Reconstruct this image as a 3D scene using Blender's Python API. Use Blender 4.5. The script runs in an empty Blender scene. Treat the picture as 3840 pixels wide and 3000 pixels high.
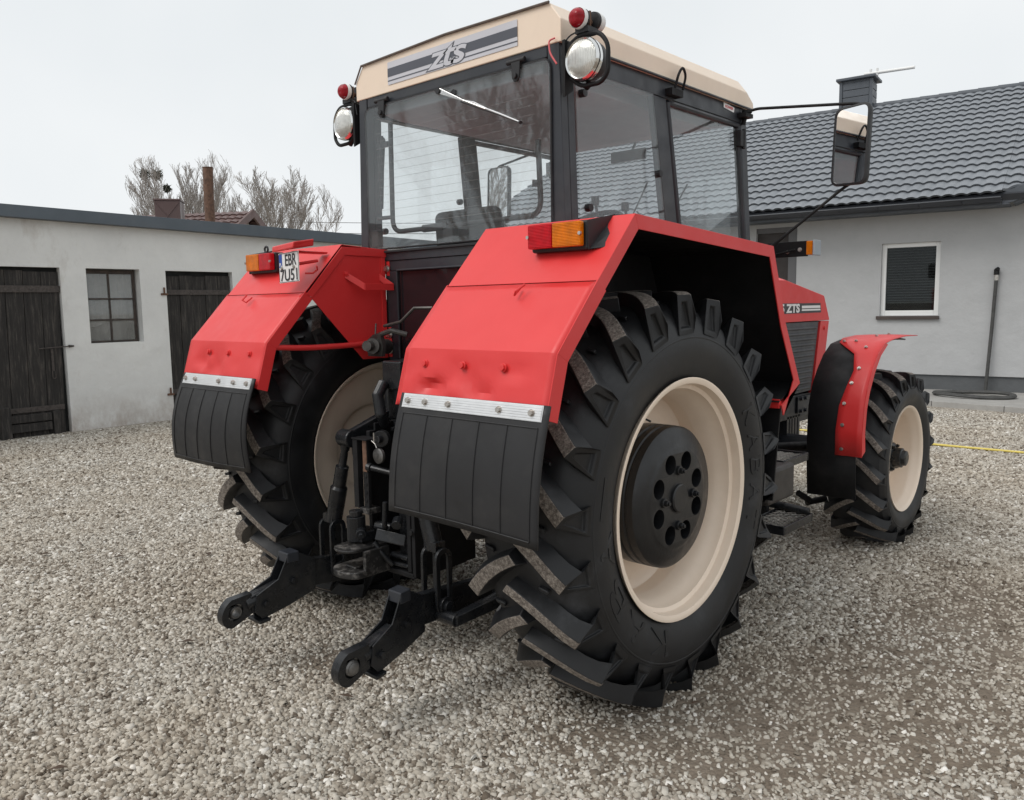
import bpy, bmesh, math, random
import numpy as np
from mathutils import Vector, Matrix

PI = math.pi
sc = bpy.context.scene
COL = sc.collection
random.seed(7)
rng = np.random.default_rng(11)

# ------------------------------------------------------------------ camera
cam_d = bpy.data.cameras.new('camera')
cam = bpy.data.objects.new('camera', cam_d)
COL.objects.link(cam)
CAM = Vector((2.6494, -2.9100, 1.6430))
yaw, pitch, roll = math.radians(42.453), math.radians(-6.653), math.radians(-0.931)
fw = Vector((-math.sin(yaw) * math.cos(pitch), math.cos(yaw) * math.cos(pitch), math.sin(pitch)))
rt = Vector((math.cos(yaw), math.sin(yaw), 0))
up = rt.cross(fw)
r2 = math.cos(roll) * rt + math.sin(roll) * up
u2 = -math.sin(roll) * rt + math.cos(roll) * up
m = Matrix.Identity(4)
for i in range(3):
    m[i][0], m[i][1], m[i][2], m[i][3] = r2[i], u2[i], -fw[i], CAM[i]
cam.matrix_world = m
cam_d.sensor_width = 36
cam_d.lens = 28.386
cam_d.clip_start = 0.05
cam_d.clip_end = 2000
sc.camera = cam

# ------------------------------------------------------------------ sky, sun, exposure
SUN_EL, SUN_AZ = math.radians(52), math.radians(205)      # azimuth clockwise from +Y
w = bpy.data.worlds.new('World')
sc.world = w
w.use_nodes = True
nt = w.node_tree
nt.nodes.clear()
out = nt.nodes.new('ShaderNodeOutputWorld')
bg = nt.nodes.new('ShaderNodeBackground')
sky = nt.nodes.new('ShaderNodeTexSky')
sky.sky_type = 'NISHITA'
sky.sun_disc = False
sky.sun_elevation = SUN_EL
sky.sun_rotation = SUN_AZ
hsv = nt.nodes.new('ShaderNodeHueSaturation')
hsv.inputs['Saturation'].default_value = 0.25
tc = nt.nodes.new('ShaderNodeTexCoord')
nz = nt.nodes.new('ShaderNodeTexNoise')
nz.inputs['Scale'].default_value = 2.2
nz.inputs['Detail'].default_value = 4
nt.links.new(tc.outputs['Generated'], nz.inputs['Vector'])
cr = nt.nodes.new('ShaderNodeValToRGB')
cr.color_ramp.elements[0].position = 0.3
cr.color_ramp.elements[0].color = (0.735, 0.775, 0.80, 1)
cr.color_ramp.elements[1].position = 0.7
cr.color_ramp.elements[1].color = (0.86, 0.88, 0.89, 1)
nt.links.new(nz.outputs['Fac'], cr.inputs['Fac'])
sclr = nt.nodes.new('ShaderNodeVectorMath')
sclr.operation = 'SCALE'
sclr.inputs['Scale'].default_value = 9.5
nt.links.new(cr.outputs['Color'], sclr.inputs[0])
mx = nt.nodes.new('ShaderNodeMixRGB')
mx.inputs['Fac'].default_value = 0.93
nt.links.new(sky.outputs['Color'], hsv.inputs['Color'])
nt.links.new(hsv.outputs['Color'], mx.inputs[1])
nt.links.new(sclr.outputs['Vector'], mx.inputs[2])
nt.links.new(mx.outputs['Color'], bg.inputs['Color'])
bg.inputs['Strength'].default_value = 0.1
nt.links.new(bg.outputs['Background'], out.inputs['Surface'])

sd = bpy.data.lights.new('sun', 'SUN')
sd.energy = 1.5
sd.angle = math.radians(35)
sd.color = (1.0, 0.97, 0.93)
sun = bpy.data.objects.new('sun', sd)
COL.objects.link(sun)
sv = Vector((math.sin(SUN_AZ) * math.cos(SUN_EL), math.cos(SUN_AZ) * math.cos(SUN_EL), math.sin(SUN_EL)))
sun.rotation_euler = sv.to_track_quat('Z', 'Y').to_euler()
sun.location = (0, 0, 20)
sc.view_settings.view_transform = 'Standard'
sc.view_settings.look = 'None'
sc.view_settings.exposure = 0.21
sc.view_settings.gamma = 1.0


# ------------------------------------------------------------------ materials
def newmat(name):
    mt = bpy.data.materials.new(name)
    mt.use_nodes = True
    n = mt.node_tree
    n.nodes.clear()
    o = n.nodes.new('ShaderNodeOutputMaterial')
    b = n.nodes.new('ShaderNodeBsdfPrincipled')
    n.links.new(b.outputs['BSDF'], o.inputs['Surface'])
    return mt, n, b


def ramp(n, fac, stops):
    r = n.nodes.new('ShaderNodeValToRGB')
    while len(r.color_ramp.elements) < len(stops):
        r.color_ramp.elements.new(0.5)
    for e, (p, c) in zip(r.color_ramp.elements, stops):
        e.position = p
        e.color = (*c, 1) if len(c) == 3 else c
    n.links.new(fac, r.inputs['Fac'])
    return r.outputs['Color']


def noise(n, scale, detail=4, rough=0.55, vec=None, stretch=None):
    t = n.nodes.new('ShaderNodeTexNoise')
    t.inputs['Scale'].default_value = scale
    t.inputs['Detail'].default_value = detail
    t.inputs['Roughness'].default_value = rough
    c = n.nodes.new('ShaderNodeTexCoord')
    if stretch:
        mp = n.nodes.new('ShaderNodeMapping')
        mp.inputs['Scale'].default_value = stretch
        n.links.new(c.outputs['Object'], mp.inputs['Vector'])
        n.links.new(mp.outputs['Vector'], t.inputs['Vector'])
    else:
        n.links.new(c.outputs['Object'], t.inputs['Vector'])
    return t.outputs['Fac']


def mixc(n, fac, a, b, typ='MIX'):
    x = n.nodes.new('ShaderNodeMixRGB')
    x.blend_type = typ
    for s, v in ((0, fac), (1, a), (2, b)):
        if isinstance(v, (int, float)):
            x.inputs[s].default_value = v
        elif isinstance(v, tuple):
            x.inputs[s].default_value = (*v, 1) if len(v) == 3 else v
        else:
            n.links.new(v, x.inputs[s])
    return x.outputs['Color']


def bump(n, b, fac, strength=0.3, dist=0.01, prev=None):
    bp = n.nodes.new('ShaderNodeBump')
    bp.inputs['Strength'].default_value = strength
    bp.inputs['Distance'].default_value = dist
    n.links.new(fac, bp.inputs['Height'])
    if prev:
        n.links.new(prev, bp.inputs['Normal'])
    n.links.new(bp.outputs['Normal'], b.inputs['Normal'])
    return bp.outputs['Normal']


def paint(name, col, rough=0.4, var=0.12, vs=6.0, bs=0.0, bscale=40, bdist=0.002, metal=0.0, coat=0.0, spec=0.5, dirt=None, dirt_amt=0.25, dirt_scale=3.0):
    mt, n, b = newmat(name)
    f = noise(n, vs, 5)
    lo = tuple(c * (1 - var) for c in col)
    hi = tuple(min(1, c * (1 + var)) for c in col)
    c = ramp(n, f, [(0.3, lo), (0.7, hi)])
    if dirt:
        f2 = noise(n, dirt_scale, 8, 0.7)
        k = ramp(n, f2, [(0.5, (0, 0, 0)), (0.72, (dirt_amt,) * 3)])
        c = mixc(n, k, c, dirt)
    n.links.new(c, b.inputs['Base Color'])
    rr = ramp(n, noise(n, vs * 2.3, 4), [(0.3, (rough * 0.8,) * 3), (0.7, (min(1, rough * 1.25),) * 3)])
    n.links.new(rr, b.inputs['Roughness'])
    b.inputs['Metallic'].default_value = metal
    b.inputs['Specular IOR Level'].default_value = spec
    if coat:
        b.inputs['Coat Weight'].default_value = coat
        b.inputs['Coat Roughness'].default_value = 0.15
    if bs:
        bump(n, b, noise(n, bscale, 4), bs, bdist)
    return mt


M = {}
# red tractor paint with uneven brush work
mt, n, b = newmat('red_paint')
c = ramp(n, noise(n, 2.5, 5), [(0.3, (0.64, 0.030, 0.030)), (0.7, (0.70, 0.038, 0.038))])
k = ramp(n, noise(n, 55, 6, 0.8), [(0.70, (0, 0, 0)), (0.78, (0.35,) * 3)])
c = mixc(n, k, c, (0.42, 0.03, 0.03))
n.links.new(c, b.inputs['Base Color'])
n.links.new(ramp(n, noise(n, 9, 4), [(0.3, (0.33,) * 3), (0.7, (0.46,) * 3)]), b.inputs['Roughness'])
n1 = bump(n, b, noise(n, 5.0, 2), 0.35, 0.012)
bump(n, b, noise(n, 160, 3), 0.12, 0.0015, n1)
M['red'] = mt
M['beige'] = paint('beige_paint', (0.84, 0.69, 0.55), 0.38, 0.03, 3, 0.08, 90, 0.001, dirt=(0.42, 0.33, 0.25), dirt_amt=0.12, dirt_scale=5)
M['rimbeige'] = paint('rim_beige_paint', (0.88, 0.735, 0.60), 0.36, 0.03, 3, 0.15, 40, 0.002, dirt=(0.5, 0.38, 0.26), dirt_amt=0.15, dirt_scale=4)
M['char'] = paint('charcoal_paint', (0.022, 0.025, 0.032), 0.42, 0.15, 5, 0.1, 60, 0.001, dirt=(0.09, 0.085, 0.08), dirt_amt=0.3)
M['blk'] = paint('black_gloss_paint', (0.012, 0.013, 0.015), 0.28, 0.3, 8, 0.3, 55, 0.002, dirt=(0.10, 0.09, 0.08), dirt_amt=0.22, dirt_scale=14, spec=0.4)
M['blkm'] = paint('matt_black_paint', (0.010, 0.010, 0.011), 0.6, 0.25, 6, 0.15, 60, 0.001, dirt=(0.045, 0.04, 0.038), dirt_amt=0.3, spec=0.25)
M['plast'] = paint('black_plastic', (0.018, 0.018, 0.02), 0.5, 0.1, 6, spec=0.4)
M['rubflap'] = paint('flap_rubber', (0.012, 0.012, 0.0135), 0.55, 0.15, 4, 0.1, 120, 0.0006, dirt=(0.07, 0.065, 0.06), dirt_amt=0.18, dirt_scale=6)
M['chrome'] = paint('chrome', (0.75, 0.75, 0.74), 0.12, 0.05, 10, metal=1.0)
M['alu'] = paint('ribbed_aluminium', (0.72, 0.73, 0.74), 0.4, 0.06, 12, metal=0.55)
M['zinc'] = paint('zinc_bolt', (0.55, 0.53, 0.5), 0.35, 0.2, 60, metal=0.9, dirt=(0.2, 0.12, 0.07), dirt_amt=0.6, dirt_scale=30)
M['winsteel'] = paint('old_window_steel', (0.045, 0.035, 0.03), 0.8, 0.4, 20, 0.3, 50, 0.003, dirt=(0.14, 0.10, 0.08), dirt_amt=0.5, dirt_scale=12)
M['latch'] = paint('rusty_latch', (0.06, 0.05, 0.045), 0.7, 0.4, 30)
M['rust'] = paint('rusty_iron', (0.13, 0.07, 0.045), 0.8, 0.4, 20, 0.4, 50, 0.003)
M['wornblk'] = paint('chipped_black_iron', (0.022, 0.021, 0.021), 0.4, 0.4, 25, 0.5, 40, 0.003, dirt=(0.30, 0.28, 0.26), dirt_amt=0.75, dirt_scale=22)
M['weight'] = paint('black_cast_weight', (0.0085, 0.009, 0.0105), 0.36, 0.25, 8, 0.4, 50, 0.002, dirt=(0.03, 0.03, 0.03), dirt_amt=0.4, dirt_scale=6)
M['steel'] = paint('worn_steel', (0.16, 0.155, 0.15), 0.42, 0.4, 25, 0.5, 40, 0.003, metal=0.7, dirt=(0.015, 0.015, 0.015), dirt_amt=1.0, dirt_scale=9)
M['white'] = paint('white_paint', (0.78, 0.78, 0.77), 0.4, 0.03, 4)
M['decalblk'] = paint('decal_black', (0.02, 0.02, 0.025), 0.35, 0.1, 4)
M['decalgrey'] = paint('decal_dark_grey', (0.075, 0.08, 0.10), 0.35, 0.05, 4)
M['decalsil'] = paint('decal_silver', (0.56, 0.56, 0.60), 0.35, 0.05, 4)
M['blue'] = paint('plate_blue', (0.02, 0.07, 0.35), 0.35, 0.05, 4)
M['seat'] = paint('dark_upholstery', (0.02, 0.02, 0.022), 0.8, 0.2, 10, 0.3, 120, 0.002)
M['liner'] = paint('cab_headlining', (0.33, 0.37, 0.41), 0.9, 0.06, 6)
M['pink'] = paint('pink_cable', (0.65, 0.12, 0.13), 0.5, 0.05, 6)
M['yellow'] = paint('yellow_hose', (0.65, 0.52, 0.12), 0.5, 0.1, 6)
M['greyhose'] = paint('dark_hose', (0.06, 0.06, 0.058), 0.7, 0.2, 8)
M['brownglass'] = paint('dark_lower_glass', (0.018, 0.013, 0.015), 0.12, 0.1, 3)
M['panel'] = paint('grey_side_panel', (0.055, 0.057, 0.062), 0.45, 0.1, 5)
M['tank'] = paint('brown_black_tank', (0.035, 0.030, 0.027), 0.5, 0.15, 5)

# tyre rubber
mt, n, b = newmat('tyre_rubber')
c = ramp(n, noise(n, 4, 6, 0.65), [(0.35, (0.0075, 0.0075, 0.0085)), (0.56, (0.015, 0.0155, 0.017)), (0.72, (0.044, 0.045, 0.049))])
n.links.new(c, b.inputs['Base Color'])
n.links.new(ramp(n, noise(n, 8, 5), [(0.3, (0.42,) * 3), (0.75, (0.62,) * 3)]), b.inputs['Roughness'])
b.inputs['Specular IOR Level'].default_value = 0.42
bump(n, b, noise(n, 70, 4), 0.15, 0.002)
M['rubber'] = mt
# worn lug tops
mt, n, b = newmat('worn_tread_top')
c = ramp(n, noise(n, 75, 8, 0.85, stretch=(1, 1, 1)), [(0.34, (0.04, 0.035, 0.032)), (0.48, (0.16, 0.135, 0.115)), (0.60, (0.36, 0.32, 0.28))])
n.links.new(c, b.inputs['Base Color'])
b.inputs['Roughness'].default_value = 0.9
bump(n, b, noise(n, 90, 5), 0.6, 0.006)
M['worn'] = mt

# window glass: clear pane with a light film of dust
def glass(name, tint=(0.955, 0.965, 0.965), dust=0.05, dustcol=(0.5, 0.5, 0.5), f0=0.06):
    mt = bpy.data.materials.new(name)
    mt.use_nodes = True
    n = mt.node_tree
    n.nodes.clear()
    o = n.nodes.new('ShaderNodeOutputMaterial')
    t = n.nodes.new('ShaderNodeBsdfTransparent')
    t.inputs['Color'].default_value = (*tint, 1)
    g = n.nodes.new('ShaderNodeBsdfGlossy')
    g.inputs['Roughness'].default_value = 0.02
    g.inputs['Color'].default_value = (0.9, 0.95, 0.97, 1)
    lw = n.nodes.new('ShaderNodeLayerWeight')
    lw.inputs['Blend'].default_value = 0.5
    pw = n.nodes.new('ShaderNodeMath'); pw.operation = 'POWER'; pw.inputs[1].default_value = 5.0
    n.links.new(lw.outputs['Facing'], pw.inputs[0])
    fr = n.nodes.new('ShaderNodeMath'); fr.operation = 'MULTIPLY_ADD'; fr.inputs[1].default_value = 0.95; fr.inputs[2].default_value = f0
    n.links.new(pw.outputs[0], fr.inputs[0])
    m1 = n.nodes.new('ShaderNodeMixShader')
    n.links.new(fr.outputs[0], m1.inputs[0])
    n.links.new(t.outputs[0], m1.inputs[1])
    n.links.new(g.outputs[0], m1.inputs[2])
    d = n.nodes.new('ShaderNodeBsdfDiffuse')
    d.inputs['Color'].default_value = (*dustcol, 1)
    m2 = n.nodes.new('ShaderNodeMixShader')
    f = ramp(n, noise(n, 3, 6, 0.7), [(0.3, (dust * 0.5,) * 3), (0.75, (dust * 1.7,) * 3)])
    n.links.new(f, m2.inputs[0])
    n.links.new(m1.outputs[0], m2.inputs[1])
    n.links.new(d.outputs[0], m2.inputs[2])
    n.links.new(m2.outputs[0], o.inputs['Surface'])
    return mt


M['glass'] = glass('cab_glass', dust=0.03, dustcol=(0.6, 0.6, 0.6), f0=0.05)
M['shedglass'] = glass('dusty_shed_glass', (0.8, 0.8, 0.8), dust=0.22, dustcol=(.5, .5, .48))
M['dglass'] = glass('house_glass', (0.6, 0.62, 0.62), dust=0.01, f0=0.02)
mt, n, b = newmat('mirror_glass')
b.inputs['Metallic'].default_value = 1.0
b.inputs['Base Color'].default_value = (0.86, 0.88, 0.9, 1)
b.inputs['Roughness'].default_value = 0.015
M['mirror'] = mt


def lens(name, col, lit=0.0, ribs=(0, 0), rough=0.15):
    mt, n, b = newmat(name)
    c = ramp(n, noise(n, 30, 3), [(0.3, tuple(x * 0.7 for x in col)), (0.7, col)])
    n.links.new(c, b.inputs['Base Color'])
    b.inputs['Roughness'].default_value = rough
    b.inputs['Coat Weight'].default_value = 0.05
    b.inputs['Specular IOR Level'].default_value = 0.25
    b.inputs['Coat Roughness'].default_value = 0.08
    wv = n.nodes.new('ShaderNodeTexWave')
    wv.inputs['Scale'].default_value = ribs[0] or 60
    wv.bands_direction = 'X'
    wz = n.nodes.new('ShaderNodeTexWave')
    wz.inputs['Scale'].default_value = ribs[0] or 60
    wz.bands_direction = 'Z'
    c2 = n.nodes.new('ShaderNodeTexCoord')
    n.links.new(c2.outputs['Object'], wv.inputs['Vector'])
    n.links.new(c2.outputs['Object'], wz.inputs['Vector'])
    a = n.nodes.new('ShaderNodeMath')
    a.operation = 'ADD'
    n.links.new(wv.outputs['Fac'], a.inputs[0])
    n.links.new(wz.outputs['Fac'], a.inputs[1])
    bump(n, b, a.outputs[0], 0.7, 0.004)
    return mt


M['redlens'] = lens('red_lens', (0.72, 0.0, 0.012), rough=.3)
M['amber'] = lens('amber_lens', (0.95, 0.24, 0.0), rough=.3)
M['redbeacon'] = lens('red_beacon_lens', (0.36, 0.012, 0.022), ribs=(8, 0))
# headlamp lens: silver reflector behind ribbed glass
mt, n, b = newmat('lamp_lens')
c = ramp(n, noise(n, 14, 3), [(0.3, (0.45, 0.45, 0.42)), (0.7, (0.8, 0.79, 0.74))])
n.links.new(c, b.inputs['Base Color'])
b.inputs['Metallic'].default_value = 0.6
b.inputs['Roughness'].default_value = 0.22
b.inputs['Coat Weight'].default_value = 1.0
wv = n.nodes.new('ShaderNodeTexWave')
wv.inputs['Scale'].default_value = 38
wv.bands_direction = 'X'
c2 = n.nodes.new('ShaderNodeTexCoord')
n.links.new(c2.outputs['Object'], wv.inputs['Vector'])
bump(n, b, wv.outputs['Fac'], 0.6, 0.004)
M['lamplens'] = mt

# render walls
def plaster(name, lo, hi, stain=(0.3, 0.27, 0.24), amt=0.25, s=1.2, base=0.0):
    mt, n, b = newmat(name)
    c = ramp(n, noise(n, s, 7, 0.65), [(0.3, lo), (0.7, hi)])
    k = ramp(n, noise(n, 2.2, 9, 0.75, stretch=(1, 1, 0.45)), [(0.56, (0, 0, 0)), (0.75, (amt,) * 3)])
    c = mixc(n, k, c, stain)
    n.links.new(c, b.inputs['Base Color'])
    if base:      # mud splashed up the foot of the wall
        tc_ = n.nodes.new('ShaderNodeTexCoord'); sp_ = n.nodes.new('ShaderNodeSeparateXYZ')
        n.links.new(tc_.outputs['Object'], sp_.inputs[0])
        mr_ = n.nodes.new('ShaderNodeMapRange')
        mr_.inputs['From Min'].default_value = 0.0; mr_.inputs['From Max'].default_value = 0.55
        mr_.inputs['To Min'].default_value = base; mr_.inputs['To Max'].default_value = 0.0
        n.links.new(sp_.outputs['Z'], mr_.inputs['Value'])
        k3 = ramp(n, noise(n, 6, 8, 0.75, stretch=(1, 1, .6)), [(0.35, (0.1,) * 3), (0.65, (1, 1, 1))])
        c = mixc(n, mixc(n, 1.0, k3, mr_.outputs[0], 'MULTIPLY'), c, (0.30, 0.23, 0.18))
        n.links.new(c, b.inputs['Base Color'])
    b.inputs['Roughness'].default_value = 0.92
    n1 = bump(n, b, noise(n, 2.5, 4), 0.5, 0.05)
    bump(n, b, noise(n, 70, 4), 0.25, 0.004, n1)
    return mt


M['shedwall'] = plaster('whitewashed_plaster', (0.65, 0.65, 0.635), (0.77, 0.77, 0.75), (0.36, 0.31, 0.26), 0.45, base=0.75)
M['housewall'] = plaster('grey_render', (0.42, 0.425, 0.43), (0.475, 0.48, 0.485), (0.38, 0.38, 0.375), 0.35)
M['plinth'] = plaster('dark_plinth_render', (0.09, 0.095, 0.10), (0.12, 0.125, 0.13), (0.08, 0.08, 0.08), 0.2)
M['fascia'] = paint('slate_blue_fascia', (0.085, 0.105, 0.125), 0.5, 0.08, 2, 0.1, 20, 0.004, dirt=(0.15, 0.15, 0.15), dirt_amt=0.2)
M['tile'] = paint('grey_metal_tile', (0.20, 0.215, 0.235), 0.5, 0.07, 1.0, dirt=(0.22, 0.23, 0.23), dirt_amt=0.25, dirt_scale=2, spec=0.4)
M['slate'] = paint('slate_grey_sheet', (0.075, 0.085, 0.10), 0.5, 0.1, 2)
M['gutter'] = paint('anthracite_gutter', (0.035, 0.038, 0.045), 0.4, 0.1, 2)
M['brownroof'] = paint('brown_metal_roof', (0.12, 0.072, 0.066), 0.5, 0.1, 2)
M['darkwood'] = None
mt, n, b = newmat('weathered_black_wood')
f = noise(n, 4, 9, 0.75, stretch=(7, 7, 0.6))
c = ramp(n, f, [(0.3, (0.009, 0.008, 0.008)), (0.52, (0.028, 0.025, 0.023)), (0.72, (0.11, 0.095, 0.083))])
n.links.new(c, b.inputs['Base Color'])
b.inputs['Roughness'].default_value = 0.85
bump(n, b, f, 0.6, 0.01)
M['darkwood'] = mt
M['paving'] = plaster('concrete_paving', (0.30, 0.29, 0.275), (0.38, 0.37, 0.35), (0.22, 0.2, 0.18), 0.4, 5)
M['bark'] = paint('twig_bark', (0.34, 0.31, 0.285), 0.9, 0.25, 3)
M['curtain'] = paint('grey_net_curtain', (0.55, 0.56, 0.55), 0.9, 0.25, 2.2)
M['blind'] = paint('dark_blind_slat', (0.15, 0.155, 0.15), 0.5, 0.1, 3)
M['interior'] = paint('dark_room', (0.012, 0.013, 0.013), 0.9, 0.3, 3)
M['leaf'] = paint('dead_leaf', (0.07, 0.045, 0.03), 0.9, 0.3, 8)


# The tractor body was measured in its own unit; this turns it into metres.
# BODY marks meshes given in that unit (centre plane x = 0); wheels, ground and buildings are in metres already.
KB = 1.0888
BODY = False


def to_m(p):
    return CAM + (Vector(p) - CAM) * KB


def to_unit(p):
    return CAM + (Vector(p) - CAM) / KB


# ------------------------------------------------------------------ mesh builder
class MB:
    def __init__(s, split=False):
        s.v, s.f, s.mi = [], [], []
        s.split, s.marks = split, []

    def mark(s):
        s.marks.append((len(s.v), len(s.f)))
        return s

    def add(s, vs, fs, mi=0):
        o = len(s.v)
        s.v += [tuple(p) for p in vs]
        s.f += [tuple(i + o for i in f) for f in fs]
        s.mi += [mi] * len(fs)
        return s

    def box(s, x0, x1, y0, y1, z0, z1, mi=0, T=None):
        vs = [(x, y, z) for x in (x0, x1) for y in (y0, y1) for z in (z0, z1)]
        if T is not None:
            vs = [T @ Vector(p) for p in vs]
        return s.add(vs, [(0, 1, 3, 2), (4, 6, 7, 5), (0, 4, 5, 1), (2, 3, 7, 6), (0, 2, 6, 4), (1, 5, 7, 3)], mi)

    def prism(s, poly, axis, a, b, mi=0):
        """poly: 2D points in the two other axes (in order), extruded from a to b along axis"""
        def mk(p, t):
            if axis == 0: return (t, p[0], p[1])
            if axis == 1: return (p[0], t, p[1])
            return (p[0], p[1], t)
        k = len(poly)
        vs = [mk(p, a) for p in poly] + [mk(p, b) for p in poly]
        fs = [tuple(range(k)), tuple(range(2 * k - 1, k - 1, -1))]
        fs += [(i, (i + 1) % k, k + (i + 1) % k, k + i) for i in range(k)]
        return s.add(vs, fs, mi)

    def hexa(s, p, mi=0):
        """8 corners: bottom loop 0-3, top loop 4-7"""
        return s.add(p, [(0, 1, 2, 3), (7, 6, 5, 4), (0, 4, 5, 1), (1, 5, 6, 2), (2, 6, 7, 3), (3, 7, 4, 0)], mi)

    def tube(s, pts, r, n=10, mi=0, caps=True, closed=False):
        pts = [Vector(p) for p in pts]
        rs = r if isinstance(r, (list, tuple)) else [r] * len(pts)
        k = len(pts)
        rings = []
        d0 = (pts[1] - pts[0]).normalized()
        nrm = d0.orthogonal().normalized()
        vs = []
        for i in range(k):
            if closed:
                d = (pts[(i + 1) % k] - pts[i - 1]).normalized()
            else:
                d = (pts[min(i + 1, k - 1)] - pts[max(i - 1, 0)]).normalized()
            nrm = (nrm - d * nrm.dot(d))
            if nrm.length < 1e-6: nrm = d.orthogonal()
            nrm.normalize()
            bn = d.cross(nrm)
            for j in range(n):
                a = 2 * PI * j / n
                vs.append(pts[i] + (nrm * math.cos(a) + bn * math.sin(a)) * rs[i])
        fs = []
        for i in range(k if closed else k - 1):
            i2 = (i + 1) % k
            for j in range(n):
                j2 = (j + 1) % n
                fs.append((i * n + j, i * n + j2, i2 * n + j2, i2 * n + j))
        if caps and not closed:
            fs.append(tuple(range(n - 1, -1, -1)))
            fs.append(tuple((k - 1) * n + j for j in range(n)))
        return s.add(vs, fs, mi)

    def cyl(s, a, b, r, n=16, mi=0, r2=None):
        return s.tube([a, b], [r, r if r2 is None else r2], n, mi)

    def lathe(s, prof, c, axis=0, n=48, mi=0, close=False):
        """prof: (offset along axis, radius) list; c centre"""
        vs, fs = [], []
        for (o, r) in prof:
            for j in range(n):
                a = 2 * PI * j / n
                u, v = r * math.cos(a), r * math.sin(a)
                if axis == 0: vs.append((c[0] + o, c[1] + u, c[2] + v))
                elif axis == 1: vs.append((c[0] + u, c[1] + o, c[2] + v))
                else: vs.append((c[0] + u, c[1] + v, c[2] + o))
        k = len(prof)
        for i in range(k if close else k - 1):
            i2 = (i + 1) % k
            for j in range(n):
                j2 = (j + 1) % n
                fs.append((i * n + j, i * n + j2, i2 * n + j2, i2 * n + j))
        return s.add(vs, fs, mi)

    def grid(s, rows, mi=0):
        """rows: list of equally long point lists"""
        k = len(rows[0])
        vs = [p for r in rows for p in r]
        fs = [(i * k + j, i * k + j + 1, (i + 1) * k + j + 1, (i + 1) * k + j) for i in range(len(rows) - 1) for j in range(k - 1)]
        return s.add(vs, fs, mi)

    def hexbolt(s, p, d, r=0.011, h=0.009, washer=True, mi=0):
        p = Vector(p); d = Vector(d).normalized()
        if s.split: s.mark()
        if washer: s.tube([p - d * 0.001, p + d * 0.003], r * 1.35, 14, mi)
        s.tube([p + d * 0.002, p + d * (0.003 + h)], r, 6, mi)
        return s

    def build(s, name, mat, parent=None, bevel=0.0, smooth=None, solid=0.0, weld=False, seg=2, off=-1, local=False):
        if s.marks:
            cuts = s.marks + [(len(s.v), len(s.f))]
            if cuts[0] != (0, 0): cuts = [(0, 0)] + cuts
            res_ = None
            for (v0, f0), (v1, f1) in zip(cuts[:-1], cuts[1:]):
                if v1 == v0: continue
                q = MB(); q.v = s.v[v0:v1]; q.f = [tuple(i - v0 for i in f) for f in s.f[f0:f1]]; q.mi = s.mi[f0:f1]
                o = q.build(name, mat, parent, bevel, smooth, solid, weld, seg, off, local)
                res_ = res_ or o
            return res_
        if BODY: s.v = [tuple(to_m(p)) for p in s.v]
        me = bpy.data.meshes.new(name)
        me.from_pydata(s.v, [], s.f)
        mats = mat if isinstance(mat, (list, tuple)) else [mat]
        for x in mats: me.materials.append(x)
        if len(mats) > 1: me.polygons.foreach_set('material_index', s.mi)
        bm = bmesh.new()
        bm.from_mesh(me)
        if weld: bmesh.ops.remove_doubles(bm, verts=bm.verts, dist=1e-5)
        bmesh.ops.recalc_face_normals(bm, faces=bm.faces)
        bm.to_mesh(me)
        bm.free()
        o = bpy.data.objects.new(name, me)
        COL.objects.link(o)
        if parent:
            o.parent = parent
            if not local:      # vertices are in world coordinates
                w_ = Vector((0, 0, 0)); p_ = parent
                while p_: w_ += p_.location; p_ = p_.parent
                o.location = -w_
        if smooth:
            me.polygons.foreach_set('use_smooth', [True] * len(me.polygons))
            me.set_sharp_from_angle(angle=math.radians(smooth))
        if solid:
            md = o.modifiers.new('t', 'SOLIDIFY'); md.thickness = solid; md.offset = off
        if bevel:
            md = o.modifiers.new('b', 'BEVEL'); md.width = bevel; md.segments = seg
            md.limit_method = 'ANGLE'; md.angle_limit = math.radians(35)
            md.harden_normals = False
        return o


def tag(o, label=None, cat=None, group=None, kind=None):
    if label: o['label'] = label
    if cat: o['category'] = cat
    if group: o['group'] = group
    if kind: o['kind'] = kind
    return o


def empty(name, loc, label=None, cat=None, group=None):
    o = bpy.data.objects.new(name, None)
    COL.objects.link(o)
    o.location = loc
    o.empty_display_size = 0.2
    return tag(o, label, cat, group)


def fillet(pts, r=0.03, n=5, closed=False):
    pts = [Vector(p) for p in pts]
    k = len(pts)
    o = []
    for i in range(k):
        if not closed and i in (0, k - 1):
            o.append(pts[i]); continue
        a, b, c = pts[i - 1], pts[i], pts[(i + 1) % k]
        rr = min(r, (a - b).length * 0.45, (c - b).length * 0.45)
        p0 = b + (a - b).normalized() * rr
        p1 = b + (c - b).normalized() * rr
        for t in range(n + 1):
            u = t / n
            o.append(p0 * (1 - u) ** 2 + b * 2 * u * (1 - u) + p1 * u * u)
    return o


def text_geo(txt, size=1.0, extrude=0.0, offset=0.0, shear=0.0, spacing=1.0):
    cu = bpy.data.curves.new('txt', 'FONT')
    cu.body = txt; cu.size = size; cu.extrude = extrude; cu.offset = offset
    cu.shear = shear; cu.space_character = spacing
    cu.align_x = 'CENTER'; cu.align_y = 'CENTER'
    cu.resolution_u = 4
    ob = bpy.data.objects.new('txt', cu)
    COL.objects.link(ob)
    dg = bpy.context.evaluated_depsgraph_get()
    me = bpy.data.meshes.new_from_object(ob.evaluated_get(dg))
    vs = [tuple(v.co) for v in me.vertices]
    fs = [tuple(p.vertices) for p in me.polygons]
    bpy.data.objects.remove(ob); bpy.data.curves.remove(cu); bpy.data.meshes.remove(me)
    return vs, fs


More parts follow.
